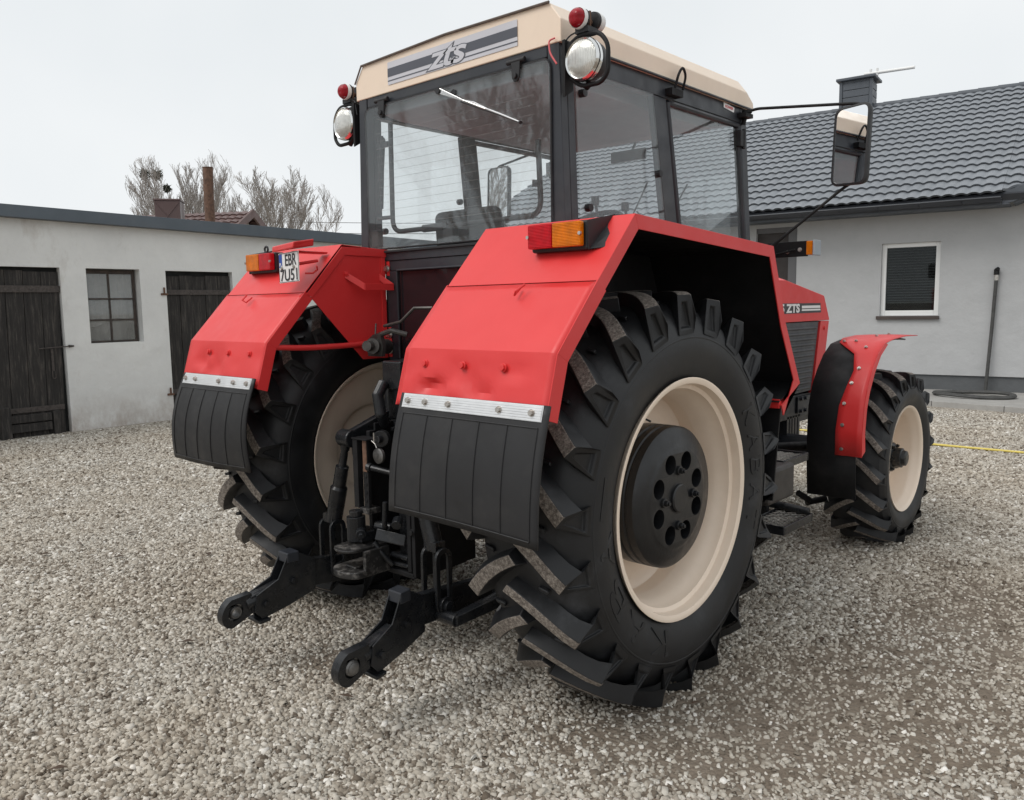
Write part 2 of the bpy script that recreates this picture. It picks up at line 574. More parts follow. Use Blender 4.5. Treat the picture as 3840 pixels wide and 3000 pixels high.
def vnoise(x, y, seed=0):
    """smooth value noise on numpy arrays"""
    r = np.random.default_rng(seed).random((256, 256))
    xi = np.floor(x).astype(int); yi = np.floor(y).astype(int)
    fx = x - xi; fy = y - yi
    fx = fx * fx * (3 - 2 * fx); fy = fy * fy * (3 - 2 * fy)
    a = r[xi % 256, yi % 256]; b_ = r[(xi + 1) % 256, yi % 256]
    c_ = r[xi % 256, (yi + 1) % 256]; d_ = r[(xi + 1) % 256, (yi + 1) % 256]
    return (a * (1 - fx) + b_ * fx) * (1 - fy) + (c_ * (1 - fx) + d_ * fx) * fy


def fbm(x, y, seed=0, o=4):
    s_ = 0; a = 1; t = 0
    for i in range(o):
        s_ = s_ + a * vnoise(x * 2 ** i, y * 2 ** i, seed + i); t += a; a *= 0.5
    return s_ / t


# ================================================================== SETTING
def ground_z(x, y):
    return 0.012 * (fbm(x * 0.9, y * 0.9, 5, 3) - 0.5)


# ground sheet: fine near the camera, reaching the horizon
def ground():
    xs = np.concatenate([[-600, -200, -80, -40, -25], np.arange(-16, 12.01, 0.25), [18, 30, 60, 200, 600]])
    ys = np.concatenate([[-600, -200, -60, -25, -12], np.arange(-8, 18.01, 0.25), [25, 40, 80, 200, 600]])
    X, Y = np.meshgrid(xs, ys)
    Z = ground_z(X, Y)
    vs = np.stack([X, Y, Z], -1).reshape(-1, 3)
    k = len(xs)
    mb = MB()
    mb.add(vs.tolist(), [(i * k + j, i * k + j + 1, (i + 1) * k + j + 1, (i + 1) * k + j) for i in range(len(ys) - 1) for j in range(k - 1)])
    mt, n, b = newmat('gravel_and_soil')
    # stones as cells, over brown soil
    tcn = n.nodes.new('ShaderNodeTexCoord')
    def vor(scale, feat='F1'):
        v = n.nodes.new('ShaderNodeTexVoronoi')
        v.inputs['Scale'].default_value = scale
        v.feature = feat
        n.links.new(tcn.outputs['Object'], v.inputs['Vector'])
        return v
    v1 = vor(55)
    sep = n.nodes.new('ShaderNodeSeparateColor')
    n.links.new(v1.outputs['Color'], sep.inputs['Color'])
    stone = ramp(n, sep.outputs[0], [(0.0, (0.22, 0.19, 0.155)), (0.35, (0.42, 0.38, 0.33)), (0.7, (0.58, 0.54, 0.48)), (1.0, (0.80, 0.77, 0.71))])
    edge = ramp(n, v1.outputs['Distance'], [(0.35, (1, 1, 1)), (0.75, (0.5, 0.47, 0.43))])
    stone = mixc(n, 1.0, stone, edge, 'MULTIPLY')
    soil = ramp(n, noise(n, 9, 9, 0.7), [(0.3, (0.17, 0.138, 0.108)), (0.7, (0.27, 0.225, 0.18))])
    # stone cover
    cov = n.nodes.new('ShaderNodeTexNoise')
    cov.inputs['Scale'].default_value = 0.8
    cov.inputs['Detail'].default_value = 8
    cov.inputs['Roughness'].default_value = 0.7
    n.links.new(tcn.outputs['Object'], cov.inputs['Vector'])
    geo = n.nodes.new('ShaderNodeNewGeometry')
    dist = n.nodes.new('ShaderNodeVectorMath'); dist.operation = 'DISTANCE'
    dist.inputs[1].default_value = (2.65, -2.9, 0)
    n.links.new(geo.outputs['Position'], dist.inputs[0])
    mr = n.nodes.new('ShaderNodeMapRange')
    mr.inputs['From Min'].default_value = 4.0; mr.inputs['From Max'].default_value = 11.0
    mr.inputs['To Min'].default_value = -0.22; mr.inputs['To Max'].default_value = 0.30
    n.links.new(dist.outputs['Value'], mr.inputs['Value'])
    ad = n.nodes.new('ShaderNodeMath'); ad.operation = 'ADD'
    n.links.new(cov.outputs['Fac'], ad.inputs[0]); n.links.new(mr.outputs[0], ad.inputs[1])
    k2 = ramp(n, ad.outputs[0], [(0.40, (0, 0, 0)), (0.55, (1, 1, 1))])
    c = mixc(n, k2, soil, stone)
    c = mixc(n, 0.55, c, ramp(n, noise(n, 1.1, 5, 0.6), [(0.3, (0.72, 0.69, 0.65)), (0.7, (1, 1, 1))]), 'MULTIPLY')
    n.links.new(c, b.inputs['Base Color'])
    b.inputs['Roughness'].default_value = 0.95
    b.inputs['Specular IOR Level'].default_value = 0.2
    inv = n.nodes.new('ShaderNodeMath'); inv.operation = 'SUBTRACT'; inv.inputs[0].default_value = 1.0
    n.links.new(v1.outputs['Distance'], inv.inputs[1])
    n1 = bump(n, b, inv.outputs[0], 0.8, 0.012)
    bump(n, b, noise(n, 120, 6, 0.7), 0.5, 0.006, n1)
    o = mb.build('ground', mt, smooth=60)
    tag(o, kind='structure')


ground()


def gravel():
    """individually modelled crushed stones, one object nobody could count"""
    P = []
    # annular bands: (dmin, dmax, stone size, spacing density per m2)
    half = math.radians(53)
    base_az = yaw  # view azimuth, measured from +Y towards -X
    for (d0, d1, size, dens) in ((1.1, 4.4, 0.0140, 8000), (4.4, 8.0, 0.0145, 6000), (8.0, 14.5, 0.0180, 2200)):
        area = half * (d1 * d1 - d0 * d0)
        N = int(area * dens)
        d = np.sqrt(rng.random(N) * (d1 * d1 - d0 * d0) + d0 * d0)
        a = base_az + (rng.random(N) * 2 - 1) * half
        x = CAM.x - np.sin(a) * d
        y = CAM.y + np.cos(a) * d
        cover = fbm(x * 1.1 + 3, y * 1.1, 21, 5)
        # worn wheel tracks and bare soil to the right of and behind the tractor
        def blob(cx, cy, rx, ry, rot):
            c_, s_ = math.cos(rot), math.sin(rot)
            u = (x - cx) * c_ + (y - cy) * s_; v = -(x - cx) * s_ + (y - cy) * c_
            return np.exp(-(u / rx) ** 2 - (v / ry) ** 2)
        bare = .31 * blob(1.0, -.5, .50, .30, .6) + .31 * blob(1.35, .15, .55, .45, .9) + .24 * blob(1.75, .75, .45, .8, .2) + .22 * blob(1.4, 2.3, .45, 1.3, .1) + .28 * blob(-.10, -.66, .60, .20, .5) + .12 * blob(-3.0, -1.25, .9, .3, .6) + .10 * blob(-6.5, 1.2, 2.0, .5, 1.5)
        p = np.clip(1.05 + .9 * (cover - .5) - bare * 4.0 * (1.25 - cover), 0.30, 1.0)
        keep = rng.random(N) < p
        # not inside the shed / house
        keep &= (x > -9.25) & (y < 10.2)
        x, y = x[keep], y[keep]
        s = size * np.exp(rng.normal(0, 0.24, len(x))) * (.72 + .28 * p[keep])
        P.append(np.stack([x, y, s], -1))
    P = np.concatenate(P)
    N = len(P)
    base = np.array([[-1, -1, -1], [1, -1, -1], [1, 1, -1], [-1, 1, -1], [-.72, -.72, 1], [.72, -.72, 1], [.72, .72, 1], [-.72, .72, 1]]) * 0.5
    vs = base[None] * np.array([1.30, 0.88, 0.52]) + rng.normal(0, 0.115, (N, 8, 3))
    vs *= P[:, 2][:, None, None]
    a = rng.random(N) * 2 * PI
    tx = rng.normal(0, 0.24, N); ty = rng.normal(0, 0.24, N)
    ca, sa = np.cos(a), np.sin(a)
    x, y, z = vs[..., 0], vs[..., 1], vs[..., 2]
    z2 = z + x * tx[:, None] + y * ty[:, None]
    x2 = x * ca[:, None] - y * sa[:, None]; y2 = x * sa[:, None] + y * ca[:, None]
    gz = ground_z(P[:, 0], P[:, 1])
    lift = P[:, 2] * (0.10 + 0.22 * rng.random(N))
    vs = np.stack([x2 + P[:, 0][:, None], y2 + P[:, 1][:, None], z2 + (gz + lift)[:, None]], -1).reshape(-1, 3).astype(np.float32)
    q = np.array([[4, 5, 6, 7], [0, 1, 5, 4], [1, 2, 6, 5], [2, 3, 7, 6], [3, 0, 4, 7]])
    F = (q[None] + (np.arange(N) * 8)[:, None, None]).reshape(-1).astype(np.int32)
    nf = N * 5
    me = bpy.data.meshes.new('gravel')
    me.vertices.add(len(vs)); me.vertices.foreach_set('co', vs.ravel())
    me.loops.add(nf * 4); me.loops.foreach_set('vertex_index', F)
    me.polygons.add(nf); me.polygons.foreach_set('loop_start', np.arange(0, nf * 4, 4, dtype=np.int32))
    me.polygons.foreach_set('loop_total', np.full(nf, 4, dtype=np.int32))
    me.update(calc_edges=True)
    mt, n, b = newmat('crushed_stone')
    g = n.nodes.new('ShaderNodeNewGeometry')
    c = ramp(n, g.outputs['Random Per Island'], [(0.0, (0.12, 0.095, 0.072)), (0.12, (0.25, 0.215, 0.175)), (0.35, (0.40, 0.363, 0.31)), (0.62, (0.50, 0.465, 0.405)), (0.88, (0.60, 0.565, 0.505)), (0.97, (0.72, 0.69, 0.635)), (1.0, (0.88, 0.855, 0.81))])
    c = mixc(n, 0.7, c, ramp(n, noise(n, 0.7, 5, 0.6), [(0.3, (0.84, 0.77, 0.69)), (0.62, (1, 1, 1))]), 'MULTIPLY')
    c = mixc(n, 0.3, c, ramp(n, noise(n, 160, 3), [(0.3, (0.6, 0.6, 0.6)), (0.7, (1, 1, 1))]), 'MULTIPLY')
    n.links.new(c, b.inputs['Base Color'])
    b.inputs['Roughness'].default_value = 0.85
    b.inputs['Specular IOR Level'].default_value = 0.3
    me.materials.append(mt)
    o = bpy.data.objects.new('gravel', me)
    COL.objects.link(o)
    tag(o, 'loose pale crushed stone covering the yard around the tractor', 'gravel', kind='stuff')
    print('stones', N)


gravel()


# ------------------------------------------------------------------ shed on the left
SA = Vector((-9.381, 1.106, 0)); sa_ = math.radians(92)
SD = Vector((math.cos(sa_), math.sin(sa_), 0)); SN = Vector((SD.y, -SD.x, 0))


def frame_pt(A, D, N, s, z, o=0.0):
    return A + D * s + N * o + Vector((0, 0, z))


def fbox(mb, fr, s0, s1, o0, o1, z0, z1, mi=0):
    A, D, N = fr
    p = [frame_pt(A, D, N, s, z, o) for z in (z0, z1) for (s, o) in ((s0, o0), (s1, o0), (s1, o1), (s0, o1))]
    return mb.hexa(p, mi)


def fquad(mb, fr, pts, o0, o1, mi=0):
    """polygon pts (s,z) extruded between offsets o0 and o1"""
    A, D, N = fr
    k = len(pts)
    vs = [frame_pt(A, D, N, s, z, o0) for s, z in pts] + [frame_pt(A, D, N, s, z, o1) for s, z in pts]
    fs = [tuple(range(k)), tuple(range(2 * k - 1, k - 1, -1))] + [(i, (i + 1) % k, k + (i + 1) % k, k + i) for i in range(k)]
    return mb.add(vs, fs, mi)


def wall_with_holes(mb, fr, s0, s1, z0, z1, holes, depth, mi=0, top=None):
    """holes: (sa, sb, za, zb). front face at offset 0, reveals going back by depth"""
    A, D, N = fr
    ss = sorted(set([s0, s1] + [h[0] for h in holes] + [h[1] for h in holes]))
    zs = sorted(set([z0, z1] + [h[2] for h in holes] + [h[3] for h in holes]))
    tp = (lambda s: z1) if top is None else top
    for i in range(len(ss) - 1):
        for j in range(len(zs) - 1):
            a, b_, c_, d_ = ss[i], ss[i + 1], zs[j], zs[j + 1]
            if any(h[0] <= a and b_ <= h[1] and h[2] <= c_ and d_ <= h[3] for h in holes): continue
            if d_ == z1:
                q = [(a, c_), (b_, c_), (b_, tp(b_)), (a, tp(a))]
            else:
                q = [(a, c_), (b_, c_), (b_, d_), (a, d_)]
            fquad(mb, fr, q, 0, -depth, mi)
    return mb


def shed():
    fr = (SA, SD, SN)
    T = empty('shed', SA + SD * 2, 'long low whitewashed shed with dark plank doors and a grey sloping roof edge', 'shed')
    top = lambda s: 2.88 - 0.015 * s
    mb = MB()
    holes = [(-1.05, 0.06, -0.3, 2.26), (0.40, 1.15, 1.21, 2.26), (1.54, 2.64, -0.3, 2.25)]
    wall_with_holes(mb, fr, -9, 16, -0.3, 2.9, holes, 0.32, 0, top)
    # gable ends and back
    fbox(mb, fr, -9.3, -9.002, -5.0, 0, -0.3, 2.95)
    fbox(mb, fr, 16.002, 16.3, -5.0, 0, -0.3, 2.72)
    fbox(mb, fr, -9.3, 16.3, -5.3, -5.002, -0.3, 2.6)
    w_ = mb.build('wall', M['shedwall'], T)
    # roof slab with deep fascia
    rb = MB()
    A, D, N = fr
    def P(s, o, z): return frame_pt(A, D, N, s, z, o)
    h0, h1 = 3.035, 2.84
    zt = lambda s: 3.035 - 0.012 * s
    zb = lambda s: 2.875 - 0.016 * s
    rb.hexa([P(-10, .16, zb(-10)), P(17, .16, zb(17)), P(17, .135, zb(17)), P(-10, .135, zb(-10)),
             P(-10, .16, zt(-10)), P(17, .16, zt(17)), P(17, .135, zt(17)), P(-10, .135, zt(-10))])
    rb.hexa([P(-10, .133, zt(-10) - .05), P(17, .133, zt(17) - .05), P(17, -5.6, 2.5), P(-10, -5.6, 2.6),
             P(-10, .133, zt(-10) - .006), P(17, .133, zt(17) - .006), P(17, -5.6, 2.55), P(-10, -5.6, 2.65)])
    rb.build('roof', M['fascia'], T, bevel=0.004)
    # soffit
    sb = MB()
    sb.hexa([P(-10, .132, zb(-10) + .0), P(17, .132, zb(17)), P(17, 0.003, zb(17)), P(-10, .003, zb(-10)),
             P(-10, .132, zb(-10) + .02), P(17, .132, zb(17) + .02), P(17, 0.003, zb(17) + .02), P(-10, .003, zb(-10) + .02)])
    sb.build('soffit', M['slate'], T)
    # doors
    def door(s0, s1, z0, z1, o, n, lean=0.0, rails=(), hinge_side=1):
        d = MB()
        ww = (s1 - s0) / n
        for i in range(n):
            dz = random.uniform(-0.02, 0.01)
            oo = o + random.uniform(-0.006, 0.006)
            a = s0 + ww * i + 0.003; b_ = s0 + ww * (i + 1) - 0.003
            fquad(d, fr, [(a - lean, z0), (b_ - lean, z0), (b_, z1 + dz), (a, z1 + dz)], oo, oo - 0.03)
        do = d.build('door', M['darkwood'], T, bevel=0.002)
        for (z, hgt, sa, sb) in rails:
            r_ = MB()
            fbox(r_, fr, sa, sb, o + 0.02, o + 0.008, z - hgt / 2, z + hgt / 2)
            for q in range(4):
                ps = sa + (sb - sa) * (q + 0.5) / 4
                r_.hexbolt(P(ps, o + 0.02, z), N, 0.01, 0.006, False)
            r_.build('strap_hinge', M['latch'], do, bevel=0.002)
        # dark space behind
        bk = MB()
        fbox(bk, fr, s0 - 0.1, s1 + 0.1, o - 0.05, o - 0.06, -0.3, z1 + 0.1)
        bk.build('doorway_back', M['interior'], T)
        return do
    d1 = door(-1.04, 0.05, -0.02, 2.22, -0.05, 5, 0.05, [(1.97, 0.09, -0.95, 0.06), (0.36, 0.07, -0.97, -0.0)])
    # latch, hasp and repair boards of the left door
    lb = MB()
    lb.tube([P(-0.27, -0.02, 1.17), P(0.12, 0.03, 1.19)], 0.008, 8)
    lb.tube([P(0.09, 0.03, 1.19), P(0.155, 0.03, 1.19)], [0.02, 0.012], 8)
    fbox(lb, fr, -0.125, -0.095, -0.02, -0.032, 0.86, 1.16)
    lb.tube(fillet([P(-0.13, -0.01, 0.86), P(-0.13, -0.01, 0.76), P(-0.09, -0.01, 0.76), P(-0.09, -0.01, 0.86)], 0.02), 0.006, 8)
    lb.build('bolt_latch', M['latch'], d1, bevel=0.001)
    bb = MB()
    fbox(bb, fr, -0.72, -0.19, 0.02, -0.01, 0.20, 0.30)
    fbox(bb, fr, -0.72, -0.19, 0.012, -0.018, 0.07, 0.18)
    fbox(bb, fr, -0.82, -0.70, 0.06, -0.02, -0.05, 0.42)
    fbox(bb, fr, -0.17, -0.08, 0.012, -0.02, 0.0, 0.32)
    bb.build('repair_board', M['darkwood'], d1, bevel=0.004)
    door(1.57, 2.62, -0.15, 2.19, -0.06, 5, 0.02, [(1.93, 0.075, 1.55, 2.61), (0.42, 0.075, 1.55, 2.61)])
    hb = MB()
    for z in (1.93, 0.42):
        hb.mark().tube([P(1.50, 0.015, z - 0.04), P(1.50, 0.015, z + 0.07)], 0.014, 8)
        fbox(hb, fr, 1.45, 1.55, 0.02, 0.002, z - 0.045, z - 0.015)
    hb.build('hinge_pin', M['rust'], T)
    # window, steel frame of 2 x 3 panes
    wf = MB()
    o = -0.13
    s0, s1, z0, z1 = 0.40, 1.15, 1.21, 2.26
    for (a, b_, c_, d_) in ((s0, s0 + .03, z0, z1), (s1 - .06, s1 - .02, z0, z1), (s0 + .031, s1 - .061, z1 - .07, z1 - .01), (s0 + .031, s1 - .061, z0, z0 + .03),
                            (0.740, 0.765, z0 + .031, z1 - .071)):
        fbox(wf, fr, a, b_, o, o - 0.03, c_, d_)
    for z in (1.535, 1.835):
        fbox(wf, fr, s0 + .031, 0.7395, o + .002, o - .02, z - .012, z + .012)
        fbox(wf, fr, 0.7655, s1 - .061, o + .002, o - .02, z - .012, z + .012)
    wo = wf.build('window', M['winsteel'], T, bevel=0.002)
    gl = MB()
    fbox(gl, fr, s0 + .02, s1 - .03, o - .012, o - .016, z0 + .01, z1 - .03)
    gl.build('pane', M['shedglass'], wo)
    cu = MB()
    rows = []
    for zz in np.linspace(1.50, 2.2, 8):
        rows.append([P(s, o - 0.09 - 0.02 * math.sin(s * 55) - 0.01 * math.sin(s * 131), zz + (0.06 * math.sin(s * 9) if zz < 1.55 else 0)) for s in np.linspace(s0, s1, 60)])
    cu.grid(rows)
    cu.build('curtain', M['curtain'], wo, smooth=80)
    bx = MB()
    fbox(bx, fr, s0 - .05, s1 + .05, o - .5, o - .51, z0 - .1, z1 + .1)
    bx.build('room_back', M['interior'], wo)
    it = MB()
    fbox(it, fr, 0.45, 0.62, o - .1, o - .2, 1.24, 1.42)
    fbox(it, fr, 0.74, 0.92, o - .08, o - .2, 1.24, 1.50)
    it.build('clutter', M['greyhose'], wo)
    # foot of the wall: rough rendered edge
    return T


shed()


# ------------------------------------------------------------------ house on the right
HA = Vector((-1.287, 12.318, 0)); ha = math.radians(7.5)
HD = Vector((math.cos(ha), math.sin(ha), 0)); HN = Vector((HD.y, -HD.x, 0))


def house():
    fr = (HA, HD, HN)
    A, D, N = fr
    def P(s, o, z): return frame_pt(A, D, N, s, z, o)
    T = empty('house', P(0, -2, 0), 'grey rendered bungalow with a slate grey metal tile roof', 'house')
    mb = MB()
    holes = [(-3.22, -2.45, 0.34, 3.03), (-0.98, -0.05, 1.36, 2.62)]
    wall_with_holes(mb, fr, -9.5, 8, 0.34, 3.12, holes, 0.30)
    # gable of the wing on the right
    fquad(mb, fr, [(0.93, 3.122), (6.67, 3.122), (3.8, 4.15)], -0.002, -0.28)
    fbox(mb, fr, -9.5, -9.2, -10, -0.302, 0.34, 3.12)
    mb.build('wall', M['housewall'], T)
    pb = MB()
    fbox(pb, fr, -9.5, -3.22, -0.03, -0.3, -0.2, 0.338)
    fbox(pb, fr, -2.45, 8, -0.03, -0.3, -0.2, 0.338)
    pb.build('plinth', M['plinth'], T)
    # door recess
    db = MB()
    fbox(db, fr, -3.22, -2.62, -0.10, -0.16, 0.12, 2.93)
    do = db.build('door', paint('dark_brown_door', (0.035, 0.028, 0.026), 0.5, 0.1, 3), T)
    df = MB()
    fbox(df, fr, -2.615, -2.45, -0.03, -0.15, 0.12, 3.03)
    fbox(df, fr, -3.22, -2.617, -0.03, -0.15, 2.935, 3.03)
    df.build('door_frame', paint('grey_door_frame', (0.12, 0.12, 0.125), 0.5, 0.05, 3), do)
    # window
    wf = MB()
    s0, s1, z0, z1 = -0.98, -0.05, 1.36, 2.62
    o = -0.06
    fbox(wf, fr, s0, s0 + .075, o, o - .07, z0, z1)
    fbox(wf, fr, s1 - .075, s1, o, o - .07, z0, z1)
    fbox(wf, fr, s0 + .0755, s1 - .0755, o, o - .07, z1 - .075, z1)
    fbox(wf, fr, s0 + .0755, s1 - .0755, o, o - .07, z0, z0 + .09)
    wo = wf.build('window', M['white'], T, bevel=0.006)
    sl = MB()
    fbox(sl, fr, s0 - .05, s1 + .02, .05, -0.2, z0 - .065, z0 - .004)
    sl.build('sill', paint('brown_sill', (0.06, 0.045, 0.04), 0.5, 0.2, 4), wo, bevel=0.004)
    gl = MB()
    fbox(gl, fr, s0 + .07, s1 - .07, o - .03, o - .036, z0 + .08, z1 - .07)
    gl.build('pane', M['dglass'], wo)
    bl = MB()
    z = 1.62
    while z < z1 - .08:
        bl.hexa([P(s0 + .09, o - .06, z), P(s1 - .09, o - .06, z), P(s1 - .09, o - .085, z + .014), P(s0 + .09, o - .085, z + .014),
                 P(s0 + .09, o - .06, z + .002), P(s1 - .09, o - .06, z + .002), P(s1 - .09, o - .085, z + .016), P(s0 + .09, o - .085, z + .016)])
        z += 0.046
    fbox(bl, fr, s0 + .09, s1 - .09, o - .06, o - .08, 1.575, 1.605)
    bl.build('blind', M['blind'], wo)
    bx = MB()
    fbox(bx, fr, s0 - .1, s1 + .1, -0.9, -0.91, z0 - .1, z1 + .1)
    bx.build('room_back', M['interior'], wo)
    # main roof of wavy metal tiles
    al = math.radians(26)
    ca, sn_ = math.cos(al), math.sin(al)
    zE = 3.27; oE = 0.60
    L = (5.2 + 0.6) / ca
    nrow = 18; hr = L / nrow; per = 0.182
    Nv = Vector((0, 0, 1)) * ca + N * sn_
    def RP(s, t, h):
        return P(s, oE - t * ca, zE + t * sn_) + Nv * h
    rb = MB()
    ds = per / 10
    def prof(s):
        u = (s / per) % 1.0
        return 0.023 * (1 - math.cos(2 * PI * u)) * (0.75 + 0.25 * math.cos(2 * PI * u))
    def strip(sa, sb, t_lo):
        ns = int((sb - sa) / ds)
        S_ = [sa + ds * i for i in range(ns + 1)]
        for r_ in range(nrow):
            t0, t1 = hr * r_, hr * (r_ + 1)
            if t1 <= t_lo(sa) and t1 <= t_lo(sb): continue
            def cl(t, s): return max(t, t_lo(s))
            def wob(s): return -0.006 * math.cos(2 * PI * s / per)
            rows = [[RP(s, cl(t0 + .028 + (wob(s) if r_ else 0), s), -0.004 + prof(s)) for s in S_],
                    [RP(s, cl(t0 + (wob(s) if r_ else 0), s), 0.036 + prof(s)) for s in S_],
                    [RP(s, cl(t0 + 0.03 + wob(s), s), 0.033 + prof(s)) for s in S_],
                    [RP(s, cl(t1 + 0.02, s), 0.0 + prof(s)) for s in S_]]
            rb.grid(rows)
    strip(-10, 0.85, lambda s: 0.0)
    strip(0.85, 9, lambda s: 0.06 + (s - 0.85) * 0.72)
    rb.build('roof', M['tile'], T, smooth=35)
    # roof deck below the tiles (keeps light out), back slope
    dk = MB()
    dk.hexa([RP(-10, 0.02, -.12), RP(9, 0.02, -.12), RP(9, L, -.12), RP(-10, L, -.12), RP(-10, 0.02, -.02), RP(.84, 0.02, -.02), RP(9, L, -.02), RP(-10, L, -.02)])
    dk.build('roof_deck', M['gutter'], T)
    bs = MB()
    bs.grid([[P(-10, oE - L * ca, zE + L * sn_), P(9, oE - L * ca, zE + L * sn_)], [P(-10, -11, 3.2), P(9, -11, 3.2)]])
    bs.build('back_slope', M['tile'], T, solid=0.04)
    # ridge caps
    rc = MB()
    s = -10
    while s < 9:
        p0, p1 = RP(s, L, 0.0), RP(s + 0.39, L, 0.0)
        rc.tube([p0 + Vector((0, 0, .0)), p1], [0.085, 0.075], 12)
        s += 0.38
    rc.build('ridge_cap', M['slate'], T, smooth=40)
    # gutter, fascia, soffit
    g = MB()
    rows = []
    for s in (-10, 0.84):
        rows.append([P(s, oE + 0.055 + 0.07 * math.cos(a_), 3.20 + 0.07 * math.sin(a_)) for a_ in np.linspace(PI, 2 * PI, 12)])
    g.grid(rows)
    g.tube([P(-10, oE + .125, 3.20), P(.84, oE + .125, 3.20)], 0.012, 8)
    for s in np.arange(-9.6, 0.8, 0.62):
        g.tube([P(s, oE + 0.055 + 0.074 * math.cos(a_), 3.20 + 0.074 * math.sin(a_)) for a_ in np.linspace(PI, 2 * PI, 8)], 0.006, 6)
    g.build('gutter', M['gutter'], T, smooth=60, solid=0.004)
    f = MB()
    fbox(f, fr, -10, 0.83, oE - .02, oE - .045, 3.09, 3.235)
    fbox(f, fr, -10, 0.95, oE - .046, 0.003, 3.10, 3.115)
    fquad(f, fr, [(0.84, 3.10), (0.845, 3.29), (3.8, 4.36), (3.8, 4.16), (1.0, 3.14)], 0.52, 0.49)
    fquad(f, fr, [(1.0, 3.11), (3.8, 4.13), (3.8, 4.15), (1.0, 3.135)], 0.488, 0.003)
    fquad(f, fr, [(3.8, 4.16), (3.8, 4.36), (6.755, 3.29), (6.76, 3.10), (6.6, 3.14)], 0.52, 0.49)
    f.build('fascia', M['slate'], T, bevel=0.003)
    wr = MB()
    for (sa, sb) in ((0.84, 3.8), (6.76, 3.8)):
        wr.hexa([P(sa, .515, 3.24), P(sb, .515, 4.31), P(sb, -3.2, 4.31), P(sa, -3.2, 3.24), P(sa, .515, 3.285), P(sb, .515, 4.355), P(sb, -3.2, 4.355), P(sa, -3.2, 3.285)])
    wr.build('wing_roof', M['tile'], T)
    # chimney clad in sheet boards
    c0 = RP(-2.62, L * 0.93, 0)
    ch = MB()
    cs, cz = -2.60, 5.52
    hw = 0.33; hd = 0.30
    oc = -5.35
    fbox(ch, fr, cs - hw, cs + hw, oc + hd, oc - hd, cz - .6, cz + 1.22)
    co = ch.build('chimney', M['slate'], T, bevel=0.004)
    bd = MB()
    z = cz + 0.02
    while z < cz + 1.15:
        fbox(bd, fr, cs - hw + .04, cs + hw - .04, oc + hd + .018, oc + hd + .002, z, z + .15)
        fbox(bd, fr, cs + hw + .002, cs + hw + .018, oc + hd - .04, oc - hd + .04, z, z + .15)
        z += 0.165
    for sx in (-1, 1):
        fbox(bd, fr, cs + sx * hw - .035, cs + sx * hw + .035, oc + hd + .034, oc + hd - .03, cz - .3, cz + 1.2)
    bd.build('cladding', M['slate'], co, bevel=0.006)
    cap = MB()
    fbox(cap, fr, cs - hw - .1, cs + hw + .1, oc + hd + .1, oc - hd - .1, cz + 1.22, cz + 1.28)
    cap.build('chimney_cap', M['slate'], co, bevel=0.01)
    an = MB()
    q = P(cs + .25, oc + .1, cz + 1.36)
    an.tube([q - Vector((0, 0, .1)), q], 0.02, 8)
    an.tube([q + D * -.12, q + D * .95 + Vector((0, 0, -.02))], 0.036, 12)
    an.tube([q + D * .02 + Vector((0, 0, -.07)), q + D * .02 + Vector((0, 0, .09))], 0.03, 8)
    an.tube([q + D * .16 + Vector((0, 0, -.07)), q + D * .16 + Vector((0, 0, .09))], 0.03, 8)
    ao = an.build('antenna', M['white'], smooth=40)
    tag(ao, 'white tube antenna lying sideways on top of the house chimney', 'antenna')
    # paved strip along the wall
    pv = MB()
    ed = Vector((math.cos(math.radians(-6)), math.sin(math.radians(-6)), 0))
    e0 = Vector((-0.90, 10.60, 0))
    a0 = e0 - ed * 9; a1 = e0 + ed * 9
    b1 = P(9, -.05, 0); b0 = P(-9, -.05, 0)
    pv.hexa([(a0.x, a0.y, -.1), (a1.x, a1.y, -.1), (b1.x, b1.y, -.1), (b0.x, b0.y, -.1), (a0.x, a0.y, .075), (a1.x, a1.y, .075), (b1.x, b1.y, .09), (b0.x, b0.y, .09)])
    po = pv.build('pavement', M['paving'], bevel=0.01)
    tag(po, kind='structure')
    kb = MB()
    nrm = Vector((ed.y, -ed.x, 0))
    for i in range(-9, 9):
        p0 = e0 + ed * (i + .004); p1 = e0 + ed * (i + .996)
        q0 = p0 + nrm * .07; q1 = p1 + nrm * .07
        p0 = p0 + nrm * .002; p1 = p1 + nrm * .002
        kb.hexa([(*q0.xy, -.1), (*q1.xy, -.1), (*p1.xy, -.1), (*p0.xy, -.1), (*q0.xy, .085), (*q1.xy, .085), (*p1.xy, .085), (*p0.xy, .085)])
    ko = kb.build('kerb', M['paving'], bevel=0.006)
    tag(ko, kind='structure')
    # standing pipe, coil of hose, bucket
    sp = MB()
    sp.tube([P(0.72, 0.10, .09), P(0.765, .06, 1.2), P(0.79, .05, 2.0)], 0.027, 12)
    so = sp.build('standing_pipe', M['greyhose'], smooth=50)
    tag(so, 'tall dark pipe standing upright against the grey house wall', 'pipe')
    sv_ = MB()
    sv_.tube([P(0.79, .05, 1.93), P(0.79, .05, 2.03)], 0.036, 12)
    sv_.build('clamp', M['zinc'], so)
    sk = MB()
    sk.tube([P(0.79, .05, 2.02), P(0.79, .05, 2.10), P(0.81, .09, 2.12)], [0.04, .042, .03], 12)
    sk.build('valve', M['blkm'], so, smooth=40)
    hc = MB()
    pts = []
    cpt = P(0.62, 0.85, 0)
    for i in range(170):
        a_ = i / 40 * 2 * PI
        rr = 0.56 + 0.035 * math.sin(a_ * 0.37) - 0.02 * (i / 170)
        pts.append(cpt + Vector((rr * math.cos(a_), rr * .62 * math.sin(a_), 0.110 + 0.006 * (i // 40) + .01 * math.sin(a_ * 2))))
    hc.tube(pts, 0.019, 8)
    ho = hc.build('hose_coil', M['greyhose'], smooth=60)
    tag(ho, 'coil of thick dark hose lying on the paving by the house wall', 'hose')
    bk = MB()
